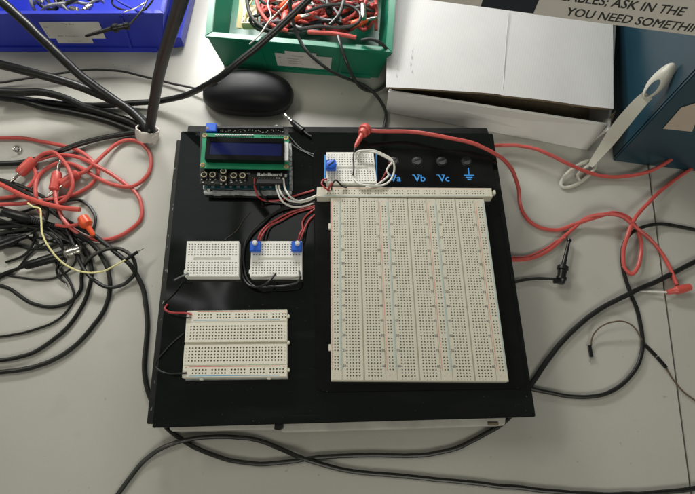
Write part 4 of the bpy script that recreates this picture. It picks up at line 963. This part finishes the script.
# slanted label: parallelogram
A_, B_, C_, D_ = ff2(sx_of(50), .36), ff2(sx_of(106), .36), ff2(sx_of(99.5), .80), ff2(sx_of(40.5), .80)
mb = MB(); mb.hexa([A_+fn2*.4, B_+fn2*.4, B_+fn2*.7, A_+fn2*.7], [D_+fn2*.4, C_+fn2*.4, C_+fn2*.7, D_+fn2*.7])
A2, B2, C2, D2 = ff2(sx_of(59), .22), ff2(sx_of(94), .22), ff2(sx_of(92), .37), ff2(sx_of(56.5), .37)
mb.hexa([A2+fn2*.4, B2+fn2*.4, B2+fn2*.65, A2+fn2*.65], [D2+fn2*.4, C2+fn2*.4, C2+fn2*.65, D2+fn2*.65])
pl = mb.build('paper_label', M['paper'], bw[0])
xdir = (ff2(.7, .4)-ff2(.36, .4)).normalized(); ydir = (ff2(.5, .9)-ff2(.5, .1)).normalized()
m_ = MB()
for px, t_, tx, sz in ((63, .72, 'Blue Box', 4.0), (45, .65, 'Qty', 3.4), (54, .65, 'Description', 3.4), (47, .57, '1', 3.4), (56, .57, 'BNC - BNC cable', 3.4), (48, .49, '2', 3.4), (57, .49, 'BNC - crocodiles', 3.4), (50, .41, '2', 3.4), (59, .41, 'BNC T-connector', 3.4), (68, .27, 'V1 - 6 January', 3.0)):
    letter(m_, tx, ff2(sx_of(px), t_)+fn2*.73, xdir, ydir, sz, 0)
m_.build('label_text', M['ink'], pl)

# contents of the blue bin
rng = random.Random(3)
LB = 'grey coaxial cable coiled inside the blue bin'
for k in range(9):
    cx, cy = rng.uniform(38, 100), rng.uniform(-14, 4); R0 = rng.uniform(13, 26); pts = []
    ph = rng.uniform(0, 6)
    c = P(cx, cy, 45)
    for i in range(11):
        th = ph+i*.62
        q_ = c+V3((math.cos(th)*R0*1.25, math.sin(th)*R0*.8, rng.uniform(-6, 10)))
        q_.y = max(q_.y, br_[0].y+8); q_.x = max(-360, min(q_.x, -245)); pts.append(q_)
    MB().tube(spline(pts, 6), 1.9, 8).build('coaxial_cable', M['greyc' if k % 4 else 'cable2'], None, LB if k % 4 else 'dark coaxial cable coiled inside the blue bin', 'cable', 'cables coiled in the blue bin')
for k, (x0, y0, x1, y1) in enumerate(((70, 8, 80, 12), (92, 5, 84, 10), (44, 3, 36, -2))):
    MB().lathe(P(x0, y0, 52), P(x1, y1, 54), [(0, 2.4), (.3, 2.4), (.32, 3.6), (.7, 3.6), (.72, 2.6), (1, 2.6)], 14).build('coaxial_plug', M['silver'], None, ('silver plug pointing at the blue bin rim, left of centre', 'silver plug lying behind the blue bin rim, right of the other plug', 'silver plug in the left part of the blue bin')[k], 'connector')
wire('test_lead', [(118, -12, 45), (112, 2, 50), (118, 8, 52), (130, 11, 54), (141, 12, 55), (150, 4, 58), (158, -12, 60)], 50, 1.1, 'cable', 'thin black lead looping in the right part of the blue bin', 'test lead')
wire('test_lead', [(108, -8, 55), (120, 2, 54), (134, 9, 55), (143, 13, 58)], 50, 1.4, 'blueb', 'blue lead crossing the right part of the blue bin', 'test lead')
t = thing('hook_clip_lead', P(115, 28, 40), 'black hook clip hanging over the front of the blue bin', 'clip')
MB().lathe(P(129.5, 25.5, 64), P(111, 28.5, 64), [(0, 2.5), (.05, 4.0), (.25, 4.0), (.3, 2.8), (.6, 3.0), (.63, 4.6), (.85, 4.6), (.9, 3.4), (1, 2.6)], 16).build('clip_body', M['blackp'], t)
MB().lathe(P(112, 28.3, 64), P(85, 36.2, 62), [(0, 2.6), (.3, 2.1), (.95, 1.5), (1, .8)], 12).build('clip_nose', M['blackp'], t)
wire('cable', [(128.5, 25.5, 64), (133, 21, 66), (138, 15, 68), (144, 6, 68), (150, -8, 66)], 50, 1.0, 'cable2', None, None, parent=t)
t2 = wire('cable', [(124, 12, 60), (132, 9, 62), (140, 5.5, 63), (144, 3, 62)], 50, .7, 'silver', 'bare silver wire end above the hook clip in the blue bin', 'wire')

# contents of the green bin
GG = 'test leads heaped in the green bin'
def lead_in_bin(col, label, r, seed, region=(238, 376), zr=(16, 50), n=7):
    rg = random.Random(seed); pts = []
    x = rg.uniform(*region); y = rg.uniform(-22, 26); th = rg.uniform(0, 6.28)
    for i in range(n):
        z = rg.uniform(*zr); p = P(x, y, z)
        lo = gr[0].y+(gr[1].y-gr[0].y)*((p.x-gr[0].x)/(gr[1].x-gr[0].x))+8
        p.y = max(p.y, lo+rg.uniform(0, 5)); p.x = min(max(p.x, gb[0].x+8), gb[1].x-2)
        pts.append(p)
        th += rg.uniform(-1.1, 1.1); x += math.cos(th)*22; y += math.sin(th)*14
        if x < region[0] or x > region[1]: th = math.pi-th; x = min(max(x, region[0]), region[1])
        if y < -30 or y > 30: th = -th; y = min(max(y, -30), 30)
    MB().tube(spline(pts, 7), r, 9).build('test_lead', M[col], None, label, 'test lead', GG)
for k in range(40): lead_in_bin('redc' if k % 5 else 'redj', 'red test lead heaped in the green bin among the others', 2.0, 100+k, (262, 376))
for k in range(15): lead_in_bin('cable2', 'black test lead heaped in the green bin among the others', 1.8, 300+k, (250, 376), (25, 54))
for k in range(6): lead_in_bin('greyc', 'grey test lead heaped in the green bin among the others', 1.6, 500+k, (262, 374), (25, 54))
for k in range(4): lead_in_bin('whitej', 'thin white wire heaped in the green bin among the leads', .8, 600+k, (262, 350), (35, 56))
rg = random.Random(12)
for k in range(9):
    x, y = rg.uniform(280, 352), rg.uniform(-2, 26); th = rg.uniform(0, 3.1)
    p = P(x, y, 50); p2 = p+V3((math.cos(th)*19, math.sin(th)*19, rg.uniform(-3, 4)))
    col = ('redp', 'orange', 'blackp')[k % 3]
    lab = ('red plug sleeve lying on the heap of leads in the green bin', 'orange plug sleeve lying on the heap of leads in the green bin', 'black plug sleeve lying on the heap of leads in the green bin')[k % 3]
    tt = thing('banana_plug', p-V3((0, 0, 4)), lab, 'plug', 'plugs on the heap in the green bin')
    MB().lathe(p, p2, [(0, 2.6), (.1, 4.0), (.7, 4.2), (.75, 3.2), (1, 2.6)], 14).build('plug_body', M[col], tt)
    MB().lathe(p2, p2+(p2-p)*.6, [(0, 1.9), (.5, 2.1), (1, 1.0)], 12).build('pin', M['silver'], tt)
MB().lathe(P(362.5, 4, 56), P(363.5, 19, 56), [(0, 2.6), (.1, 3.4), (.9, 3.4), (1, 2.6)], 16).build('metal_sleeve', M['silver'], None, 'silver cylindrical connector upright at the right of the green bin heap', 'connector')
# cream strips at the left of the bin
t = thing('cream_connector_block', P(250, 20, 5), 'cream comb-like connector block in the left part of the green bin', 'connector')
m_ = MB()
c0 = P(250, 20, 30)
m_.box(c0+V3((0, 4, 0)), (17, 28, 10), .8); m_.build('block', M['cream'], t)
m_ = MB()
for i in range(5):
    for j in range(2): m_.box(c0+V3((-6.4+i*3.2, -6+j*7, 5.2)), (1.8, 2.6, .8), .2)
m_.build('slots', M['contact'], t)
for k, px in enumerate((239, 266)):
    a, b2 = P(px, 28, 22), P(px+4, -14, 34)
    MB().tube(spline([a, a*.5+b2*.5+V3((2, 0, 3)), b2], 8), 4, 8, flat=.3).build('cream_strip', M['cream'], None, ('cream plastic strip leaning at the far left of the green bin', 'cream plastic strip right of the comb-like block in the green bin')[k], 'strip')
wire('yellow_wire', [(258, -14, 45), (252, 0, 42), (247, 12, 38), (244, 22, 34)], 40, 1.2, 'yellow', 'yellow wire in the left part of the green bin', 'wire')
wire('white_wire', [(296, -12, 70), (286, 4, 66), (276, 14, 60), (268, 23, 57), (260, 34, 56), (254, 40, 55), (249.5, 44, 52)], 50, .85, 'whitej', 'stiff white wire bent out over the front rim of the green bin', 'wire')
wire('test_lead', [(251, -14, 60), (247.5, 0, 58), (250, 14, 56), (259, 25, 55), (270, 31, 54), (280, 30, 52)], 50, 2.1, 'cable', 'black lead curving beside the cream block in the green bin', 'test lead')
wire('test_lead', [(256, -10, 55), (258, 6, 55), (265, 18, 54), (276, 27, 53), (288, 31, 50)], 50, 2.1, 'redc', 'pinkish red lead hugging the black curve beside the cream block', 'test lead')
wire('test_lead', [(300, 29, 54), (318, 26.5, 56), (340, 27.5, 57), (356, 24, 58), (360, 14, 58), (350, 6, 58), (328, 5, 57), (306, 12, 57)], 50, 1.8, 'cable2', 'dark lead forming an oval loop on top of the green bin heap', 'test lead')
wire('test_lead', [(308, 32, 56), (325, 33, 57), (345, 35.5, 58), (356, 38, 57)], 50, 2.3, 'redc', 'red lead lying along the front rim of the green bin', 'test lead')
wire('test_lead', [(345, -12, 60), (343, 4, 58), (338, 16, 58), (330, 25, 55)], 50, 2.2, 'cable2', 'dark green-black lead crossing the right of the green bin heap', 'test lead')
wire('black_cable', [(293, -16, 95), (290.5, 0, 85), (292, 18, 75), (299, 38, 64), (310, 54.5, 58), (329, 70, 46), (352, 80.5, 26), (368, 87.5, 12), (379, 99, 4), (385.5, 112, 3), (384, 128, 3), (382, 140, 3)], 50, 1.8, 'cable2', 'charcoal lead dropping over the green bin label and ending behind the case', 'cable')
wire('black_cable', [(338, 36, 58), (341, 47, 58), (346, 62, 50), (353, 77, 32), (362, 87.5, 14), (373, 91.5, 5), (384, 86, 6), (391, 73, 14), (391, 60, 30), (387, 50, 50), (380, 42.5, 59), (370, 39, 60), (362, 40, 57)], 50, 1.8, 'cable2', 'charcoal lead hanging in a loop from the right corner of the green bin', 'cable')

# ================================================================ WHITE CARDBOARD BOX
A0, B0 = P(386, 112, 0), P(587, 150.5, 0)
u_ = (B0-A0).normalized(); n_ = V3((-u_.y, u_.x, 0))
H_ = 34
t = thing('cardboard_box', (A0+B0)/2+n_*110, 'low white cardboard box with its lid slightly lifted', 'box')
ue = V3((1, -.115, 0)).normalized()
C0, D0 = B0+n_*230, A0+n_*230
th = 3
mb = MB(); mb.hexa([A0, B0, B0+n_*th, A0+n_*th], [P(388, 91.5, H_), P(607.3, 125.3, H_), P(607.3, 125.3, H_)+n_*th, P(388, 91.5, H_)+n_*th], .5); mb.build('front_panel', M['card_edge'], t)
for a, b2 in ((B0+n_*th, C0), (D0, A0+n_*th)):
    w_ = -u_*2.5 if a is not D0 else u_*2.5
    q0, q1, q2, q3 = a, b2, b2+w_, a+w_
    hh = 34
    off = V3((12, 0, 0)) if a is not D0 else V3((0, 0, 0))
    mb = MB(); mb.hexa([q0, q1, q2, q3], [q+V3((0, 0, hh))+off*.8 for q in (q0, q1, q2, q3)], .3); mb.build('side_panel', [M['card_edge']], t)
mb = MB(); mb.hexa([D0, C0, C0+n_*2.5, D0+n_*2.5], [q+V3((0, 0, 36)) for q in (D0, C0, C0+n_*2.5, D0+n_*2.5)], .3); mb.build('rear_panel', M['card_edge'], t)
MB().prism([A0+n_*th, B0+n_*th, C0, D0], 1, 3).build('bottom_panel', M['card_in'], t)
L0, L1, L2_ = P(386, 87, 42), P(480, 92.2, 44), P(613.5, 108.8, 47)
Lm = P(520, 96.5, 45)
k0, k1 = L0+V3((10, 215, -2)), L2_+(P(613.4, 35, 47)-L2_)*2.2+V3((0, 0, -2))
mb = MB(); poly = [L0]
rg = random.Random(5)
fr_ = [L0, P(410, 88.0, 42.4), P(440, 89.6, 43), P(445, 90.3, 43), P(480, 92.4, 44), P(498, 94, 44.3), P(502, 95.2, 44.4), P(540, 99.4, 45.2), P(568, 103.3, 46), P(571, 104.2, 46), L2_]
vs = []
nb_ = len(fr_)
for p in fr_:
    s_ = (p.x-L0.x)/(L2_.x-L0.x); bk = k0*(1-s_)+k1*s_
    vs += [p, p-V3((0, 0, 2.8)), bk, bk-V3((0, 0, 2.8))]
fs = []
for i in range(nb_-1):
    a = i*4; b2 = a+4
    fs += [(a, b2, b2+2, a+2), (a+1, a+3, b2+3, b2+1), (a+1, b2+1, b2, a), (a+2, b2+2, b2+3, a+3)]
fs += [(0, 2, 3, 1), ((nb_-1)*4, (nb_-1)*4+1, (nb_-1)*4+3, (nb_-1)*4+2)]
mb.add(vs, fs)
for i in range(len(mb.f)):
    if i % 4 == 2 and i < (nb_-1)*4: mb.m[i] = 1
    if i % 4 == 1 and i < (nb_-1)*4: mb.m[i] = 1
lid = mb.build('lid', [M['card'], M['card_in']], t)
cr = MB().tube([P(509, 10, 45.6), P(506, 40, 45.3), P(503, 88, 44.6)], .45, 8, flat=.35); cr.build('crease', M['card'], lid)
m_ = MB()   # faint handwriting strokes near the left edge
for k, (px, py) in enumerate(((396, 62), (398, 68), (397, 75), (413, 50), (412, 57), (411, 64), (412, 72))):
    p = P(px, py, 42.9+.004*k); pts = [p+V3((rg.uniform(-1, 1), -2.6+1.3*i, 0)) for i in range(5)]
    m_.tube(spline(pts, 4), .15, 5)
m_.build('pencil_scribble', M['inkp'], lid)
# torn corner flap
MB().hexa([P(605, 126, 20), P(611, 124, 20), P(612, 122, 20), P(606, 124, 20)], [P(611, 116, 44), P(615, 112, 44), P(616, 110, 44), P(612, 114, 44)], .3).build('torn_corner', M['card_in'], t)

# ================================================================ DARK BLUE BIN AT RIGHT
c0 = P(613, 161, 0); e1 = (P(676, 169, 0)-c0).normalized(); e2 = V3((-e1.y, e1.x, 0))
t = thing('storage_bin', c0+e1*90+e2*110, 'tall dark blue bin standing right of the white box', 'storage bin')
HB = 150
def slab(p0, p1, th_, z0, z1, name, flare=0, mat='navy'):
    d_ = (p1-p0).normalized(); nn = V3((-d_.y, d_.x, 0))
    mb = MB(); mb.hexa([p0+V3((0, 0, z0)), p1+V3((0, 0, z0)), p1+nn*th_+V3((0, 0, z0)), p0+nn*th_+V3((0, 0, z0))],
                       [p0+V3((0, 0, z1)), p1+V3((0, 0, z1)), p1+nn*th_+V3((0, 0, z1)), p0+nn*th_+V3((0, 0, z1))], .8)
    return mb.build(name, M[mat], t)
fw = slab(c0, c0+e1*190, 3.5, 0, HB, 'front_wall')
sw = slab(c0+e2*230, c0+e2*3.6, 3.5, 0, HB, 'side_wall')
slab(c0+e1*190+e2*3.6, c0+e1*190+e2*230, 3.5, 0, HB, 'side_wall')
slab(c0+e1*186+e2*230, c0+e2*230+e1*3.6, 3.5, 0, HB, 'rear_wall')
MB().prism([c0+e1*3.7+e2*3.7, c0+e1*186+e2*3.7, c0+e1*186+e2*226, c0+e1*3.7+e2*226], 1, 4).build('base', M['navy'], t)
# reinforcing ribs on the side wall and a beige label on the front wall
q0 = P(664, 130, 40)
def onfront(px, py):
    """intersection of a view direction with the bin's front wall plane"""
    u = (px-347.5)/F; v = (py-247.0)/F; dr = V3((u, ST-v*CT, -(CT+v*ST))); n = -e2
    o = V3((0, 0, CAMH)); tt = (c0-o).dot(n)/dr.dot(n); return o+dr*tt
l0, l1, l2, l3 = [onfront(*p) for p in ((663, 128), (692, 131), (704, 100), (681, 107))]
mb = MB(); off = -e2*.5; off2 = -e2*.8
mb.hexa([l0+off, l1+off, l1+off2, l0+off2], [l3+off, l2+off, l2+off2, l3+off2]); mb.build('paper_label', M['beige'], fw)

# ================================================================ WHITE STRAP
t = thing('nylon_strap', P(600, 150, 0), 'white plastic strap with eyelet ends leaning on the dark blue bin', 'strap')
cl = [P(590, 166, 8), P(596, 158, 14), P(606, 145, 28), P(617, 130, 48), (P(629, 115, 68)), P(641, 101.5, 84), P(648, 95, 92)]
sp = spline(cl, 8)
hw = []
n = len(sp)
for i in range(n):
    s_ = i/(n-1); hw.append(2.6+4.2*min(1, s_*2.2)-1.6*max(0, s_-.6)/.4)
def ribbon(pts, w, th_, name, parent, mat='strap', side=None):
    mb = MB(); vs = []; fs = []; m = len(pts)
    for i, p in enumerate(pts):
        tt = (pts[min(i+1, m-1)]-pts[max(i-1, 0)]).normalized()
        cam = (V3((0, 0, CAMH))*1.0-p).normalized() if side is None else side
        s2 = tt.cross(V3((-.35, -.35, .85))).normalized(); nn = s2.cross(tt).normalized()
        ww = w[i]
        vs += [p+s2*ww+nn*th_, p-s2*ww+nn*th_, p-s2*ww-nn*th_, p+s2*ww-nn*th_]
    for i in range(m-1):
        for k in range(4): fs.append((i*4+k, i*4+(k+1) % 4, (i+1)*4+(k+1) % 4, (i+1)*4+k))
    fs += [(3, 2, 1, 0), tuple((m-1)*4+k for k in range(4))]
    mb.add(vs, fs); return mb.build(name, M[mat], parent)
ribbon(sp, hw, .9, 'band', t)
# upper eyelet: elongated frame with spoon-like tip
def loop_frame(c, du, dv, a, b, r, name, tip=0):
    pts = []
    for i in range(33):
        th_ = 2*math.pi*i/32; e = 1+tip*max(0, math.cos(th_))**3
        pts.append(c+du*math.cos(th_)*a*e+dv*math.sin(th_)*b)
    return MB().tube(pts, r, 8, flat=.9).build(name, M['strap'], t)
E0, E1 = P(643, 99.5, 87), P(673.5, 64, 124)
du = (E1-E0).normalized(); dv = du.cross(V3((-.35, -.35, .85))).normalized(); nn_ = dv.cross(du).normalized()
Lh = (E1-E0).length/2; cc = (E0+E1)/2
mb = MB()
# solid leaf with a raised rim around the slot
N = 28; ring_o, ring_i = [], []
def leaf(th_): 
    x_ = math.cos(th_); y_ = math.sin(th_); w_ = 7.6*(1-.05*x_)*(1-.25*max(0, -x_)**2)
    return cc+du*x_*Lh+dv*y_*w_
def slotp(th_):
    return cc-du*Lh*.28+du*math.cos(th_)*Lh*.50+dv*math.sin(th_)*3.6
vs = []; fs = []
for i in range(N):
    th_ = 2*math.pi*i/N; vs += [leaf(th_)-nn_*1, slotp(th_)+nn_*4.2, slotp(th_)-nn_*1.4, leaf(th_)-nn_*2.4, leaf(th_)*.35+slotp(th_)*.65+nn_*3.8]
for i in range(N):
    j = (i+1) % N; a, b2 = i*5, j*5
    fs += [(a, b2, b2+4, a+4), (a+4, b2+4, b2+1, a+1), (a+1, b2+1, b2+2, a+2), (a+2, b2+2, b2+3, a+3), (a+3, b2+3, b2, a)]
mb.add(vs, fs); mb.build('upper_eyelet', M['strap'], t, angle=60)
cc2 = P(578.5, 174, 4); du2 = (P(597, 161, 6)-P(561, 187, 2)).normalized(); dv2 = V3((-du2.y, du2.x, .15)).normalized()
loop_frame(cc2, du2, dv2, 24, 8.2, 1.9, 'lower_eyelet')
MB().tube(spline([P(590, 164.5, 7), P(583, 169.5, 5), P(577.5, 176, 5), P(580, 181, 3.5)], 6), 1.5, 8).build('eyelet_bar', M['strap'], t)

# ================================================================ OVERHEAD SIGN BOARD
z_s = 170
S0, S1 = P(425, 0, z_s), P(695, 35.8, z_s)
ud = (S1-S0).normalized(); un = V3((-ud.y, ud.x, 0))
S0e, S1e = S0-ud*25, S1+ud*110
t = thing('sign_rail', (S0+S1)/2, 'dark board across the top right corner carrying printed paper strips', 'sign')
mb = MB(); mb.hexa([S0e, S1e, S1e+un*9, S0e+un*9], [S0e+V3((0, 0, 62)), S1e+V3((0, 0, 62)), S1e+un*9+V3((0, 0, 62)), S0e+un*9+V3((0, 0, 62))], .8); brd = mb.build('board', M['navyd'], t)
for e_ in (S1e-ud*14,):
    mb = MB(); q0 = e_+un*9.2; z0_ = 0; w = [q0, q0+ud*10, q0+ud*10+un*10, q0+un*10]
    MB().prism(w, .2, z_s+60, .8).build('post', M['navyd'], t)
mb = MB(); q0 = S0e+un*9.2; w = [q0, q0+ud*8, q0+ud*8+un*260, q0+un*260]
MB().prism(w, z_s+50, z_s+60, .8).build('bracket', M['navyd'], t)
w = [q0+un*250, q0+ud*10+un*250, q0+ud*10+un*262, q0+un*262]
MB().prism(w, .2, z_s+49.8, .8).build('post', M['navyd'], t)
def onsign(px, py):
    u = (px-347.5)/F; v = (py-247.0)/F; dr = V3((u, ST-v*CT, -(CT+v*ST))); n = -un
    o = V3((0, 0, CAMH)); tt = (S0-o).dot(n)/dr.dot(n); return o+dr*tt
def sheet(a, b2, z0, z1, mat='sign'):
    """a, b2: distances along the board"""
    p = [S0+ud*a, S0+ud*b2]; f1, f2 = -un*.4, -un*.65
    mb = MB(); mb.hexa([p[0]+f1+V3((0, 0, z0)), p[1]+f1+V3((0, 0, z0)), p[1]+f2+V3((0, 0, z0)), p[0]+f2+V3((0, 0, z0))],
        [p[0]+f1+V3((0, 0, z1)), p[1]+f1+V3((0, 0, z1)), p[1]+f2+V3((0, 0, z1)), p[0]+f2+V3((0, 0, z1))]); return mb.build('paper_strip', M[mat], brd)
a534 = (onsign(533.7, 12)-S0).dot(ud)
ps = sheet(a534, a534+190, .8, 48)
a481 = (onsign(481, 5)-S0).dot(ud); sheet(a481-55, a481, 1.5, 36, 'sign')
m_ = MB()
p0, p1 = onsign(564.5, 14.5), onsign(676, 28.5)
base = S0+ud*((p0-S0).dot(ud)); z_b = p0.z-z_s
print('sign', p0, p1, (p1-p0).length)
wid = (p1-p0).dot(ud)
vsz = 11.4
gx0 = min(v.x for v in glyphs('YOU NEED SOMET')[0]); gx1 = max(v.x for v in glyphs('YOU NEED SOMET')[0])
gw_ = max(v.x for v in glyphs('YOU NEED SOMETHING')[0])-min(v.x for v in glyphs('YOU NEED SOMETHING')[0])
full = wid*gw_/(gx1-gx0)
letter(m_, 'YOU NEED SOMETHING', base+V3((0, 0, z_b))-un*.7, ud, V3((0, 0, 1)), vsz, .05, width=full, bold=.35)
q0_ = onsign(676, 14.5)
gl = glyphs('CABLES; ASK IN THE')[0]; gwl = max(v.x for v in gl)-min(v.x for v in gl)
wl = gwl*full/gw_
endp = S0+ud*((q0_-S0).dot(ud))+ud*4; zt_ = q0_.z-z_s
letter(m_, 'CABLES; ASK IN THE', endp-ud*wl+V3((0, 0, zt_))-un*.7, ud, V3((0, 0, 1)), vsz, .05, width=wl, bold=.35)
m_.build('sign_lettering', M['inkd'], ps)

# ================================================================ LIGHTS, WORLD, CAMERA
w = bpy.data.worlds.new('World'); SC.world = w; w.use_nodes = True
bg = w.node_tree.nodes['Background']; bg.inputs[0].default_value = (.96, 1.0, .86, 1); bg.inputs[1].default_value = .12
def area(name, loc, target, sx, sy, power, col):
    l = bpy.data.lights.new(name, 'AREA'); l.shape = 'RECTANGLE'; l.size = sx*MM; l.size_y = sy*MM; l.energy = power; l.color = col
    o = bpy.data.objects.new(name, l); COL.objects.link(o); o.location = V3(loc)*MM
    o.rotation_euler = (V3(target)-V3(loc)).to_track_quat('-Z', 'Y').to_euler(); return o
area('bench_lamp', (-195, 690, 290), (-195, 400, 0), 200, 80, 2.9, (1.0, .985, .955))
area('bench_lamp', (40, 690, 290), (20, 400, 0), 200, 80, 1.05, (1.0, .985, .955))
area('unseen_lamp', (-1900, 1300, 2300), (0, 200, 0), 1300, 400, 22, (1.0, .965, .83))  # unseen overhead fill for the room, kept out of the case's reflections
area('unseen_lamp', (300, -1800, 1700), (0, 200, 0), 1500, 700, 22, (1.0, .965, .85))  # unseen fill from the front, added to brighten faces turned to the camera
# dim panels and strips added overhead only to put reflections in the glossy case
area('unseen_lamp', (-407, 1240, 2400), (-407, 1240, 0), 420, 280, .26, (.97, 1.0, .96))
area('unseen_lamp', (-900, 1520, 2400), (-900, 1520, 0), 420, 800, .42, (.88, 1.0, .97))
for x_, y_, a_, l_ in ((-880, 1010, .45, 420), (-760, 800, .6, 300), (-700, 830, -.3, 260), (-930, 760, 1.3, 300), (-820, 560, .2, 360)):
    o = area('unseen_lamp', (x_, y_, 2400), (x_, y_, 0), 16, l_, .045, (1, 1, 1)); o.rotation_euler = (0, 0, a_)
cam = bpy.data.cameras.new('camera'); co = bpy.data.objects.new('camera', cam); COL.objects.link(co)
cam.sensor_width = 36; cam.lens = 36*F/695; cam.clip_start = .01; cam.clip_end = 50
co.location = (0, 0, CAMH*MM); co.rotation_euler = (TILT, 0, 0)
SC.camera = co
SC.view_settings.view_transform = 'Standard'; SC.view_settings.look = 'None'; SC.view_settings.exposure = 0; SC.view_settings.gamma = 1
for o in bpy.data.objects:
    if 'org' in o: del o['org']
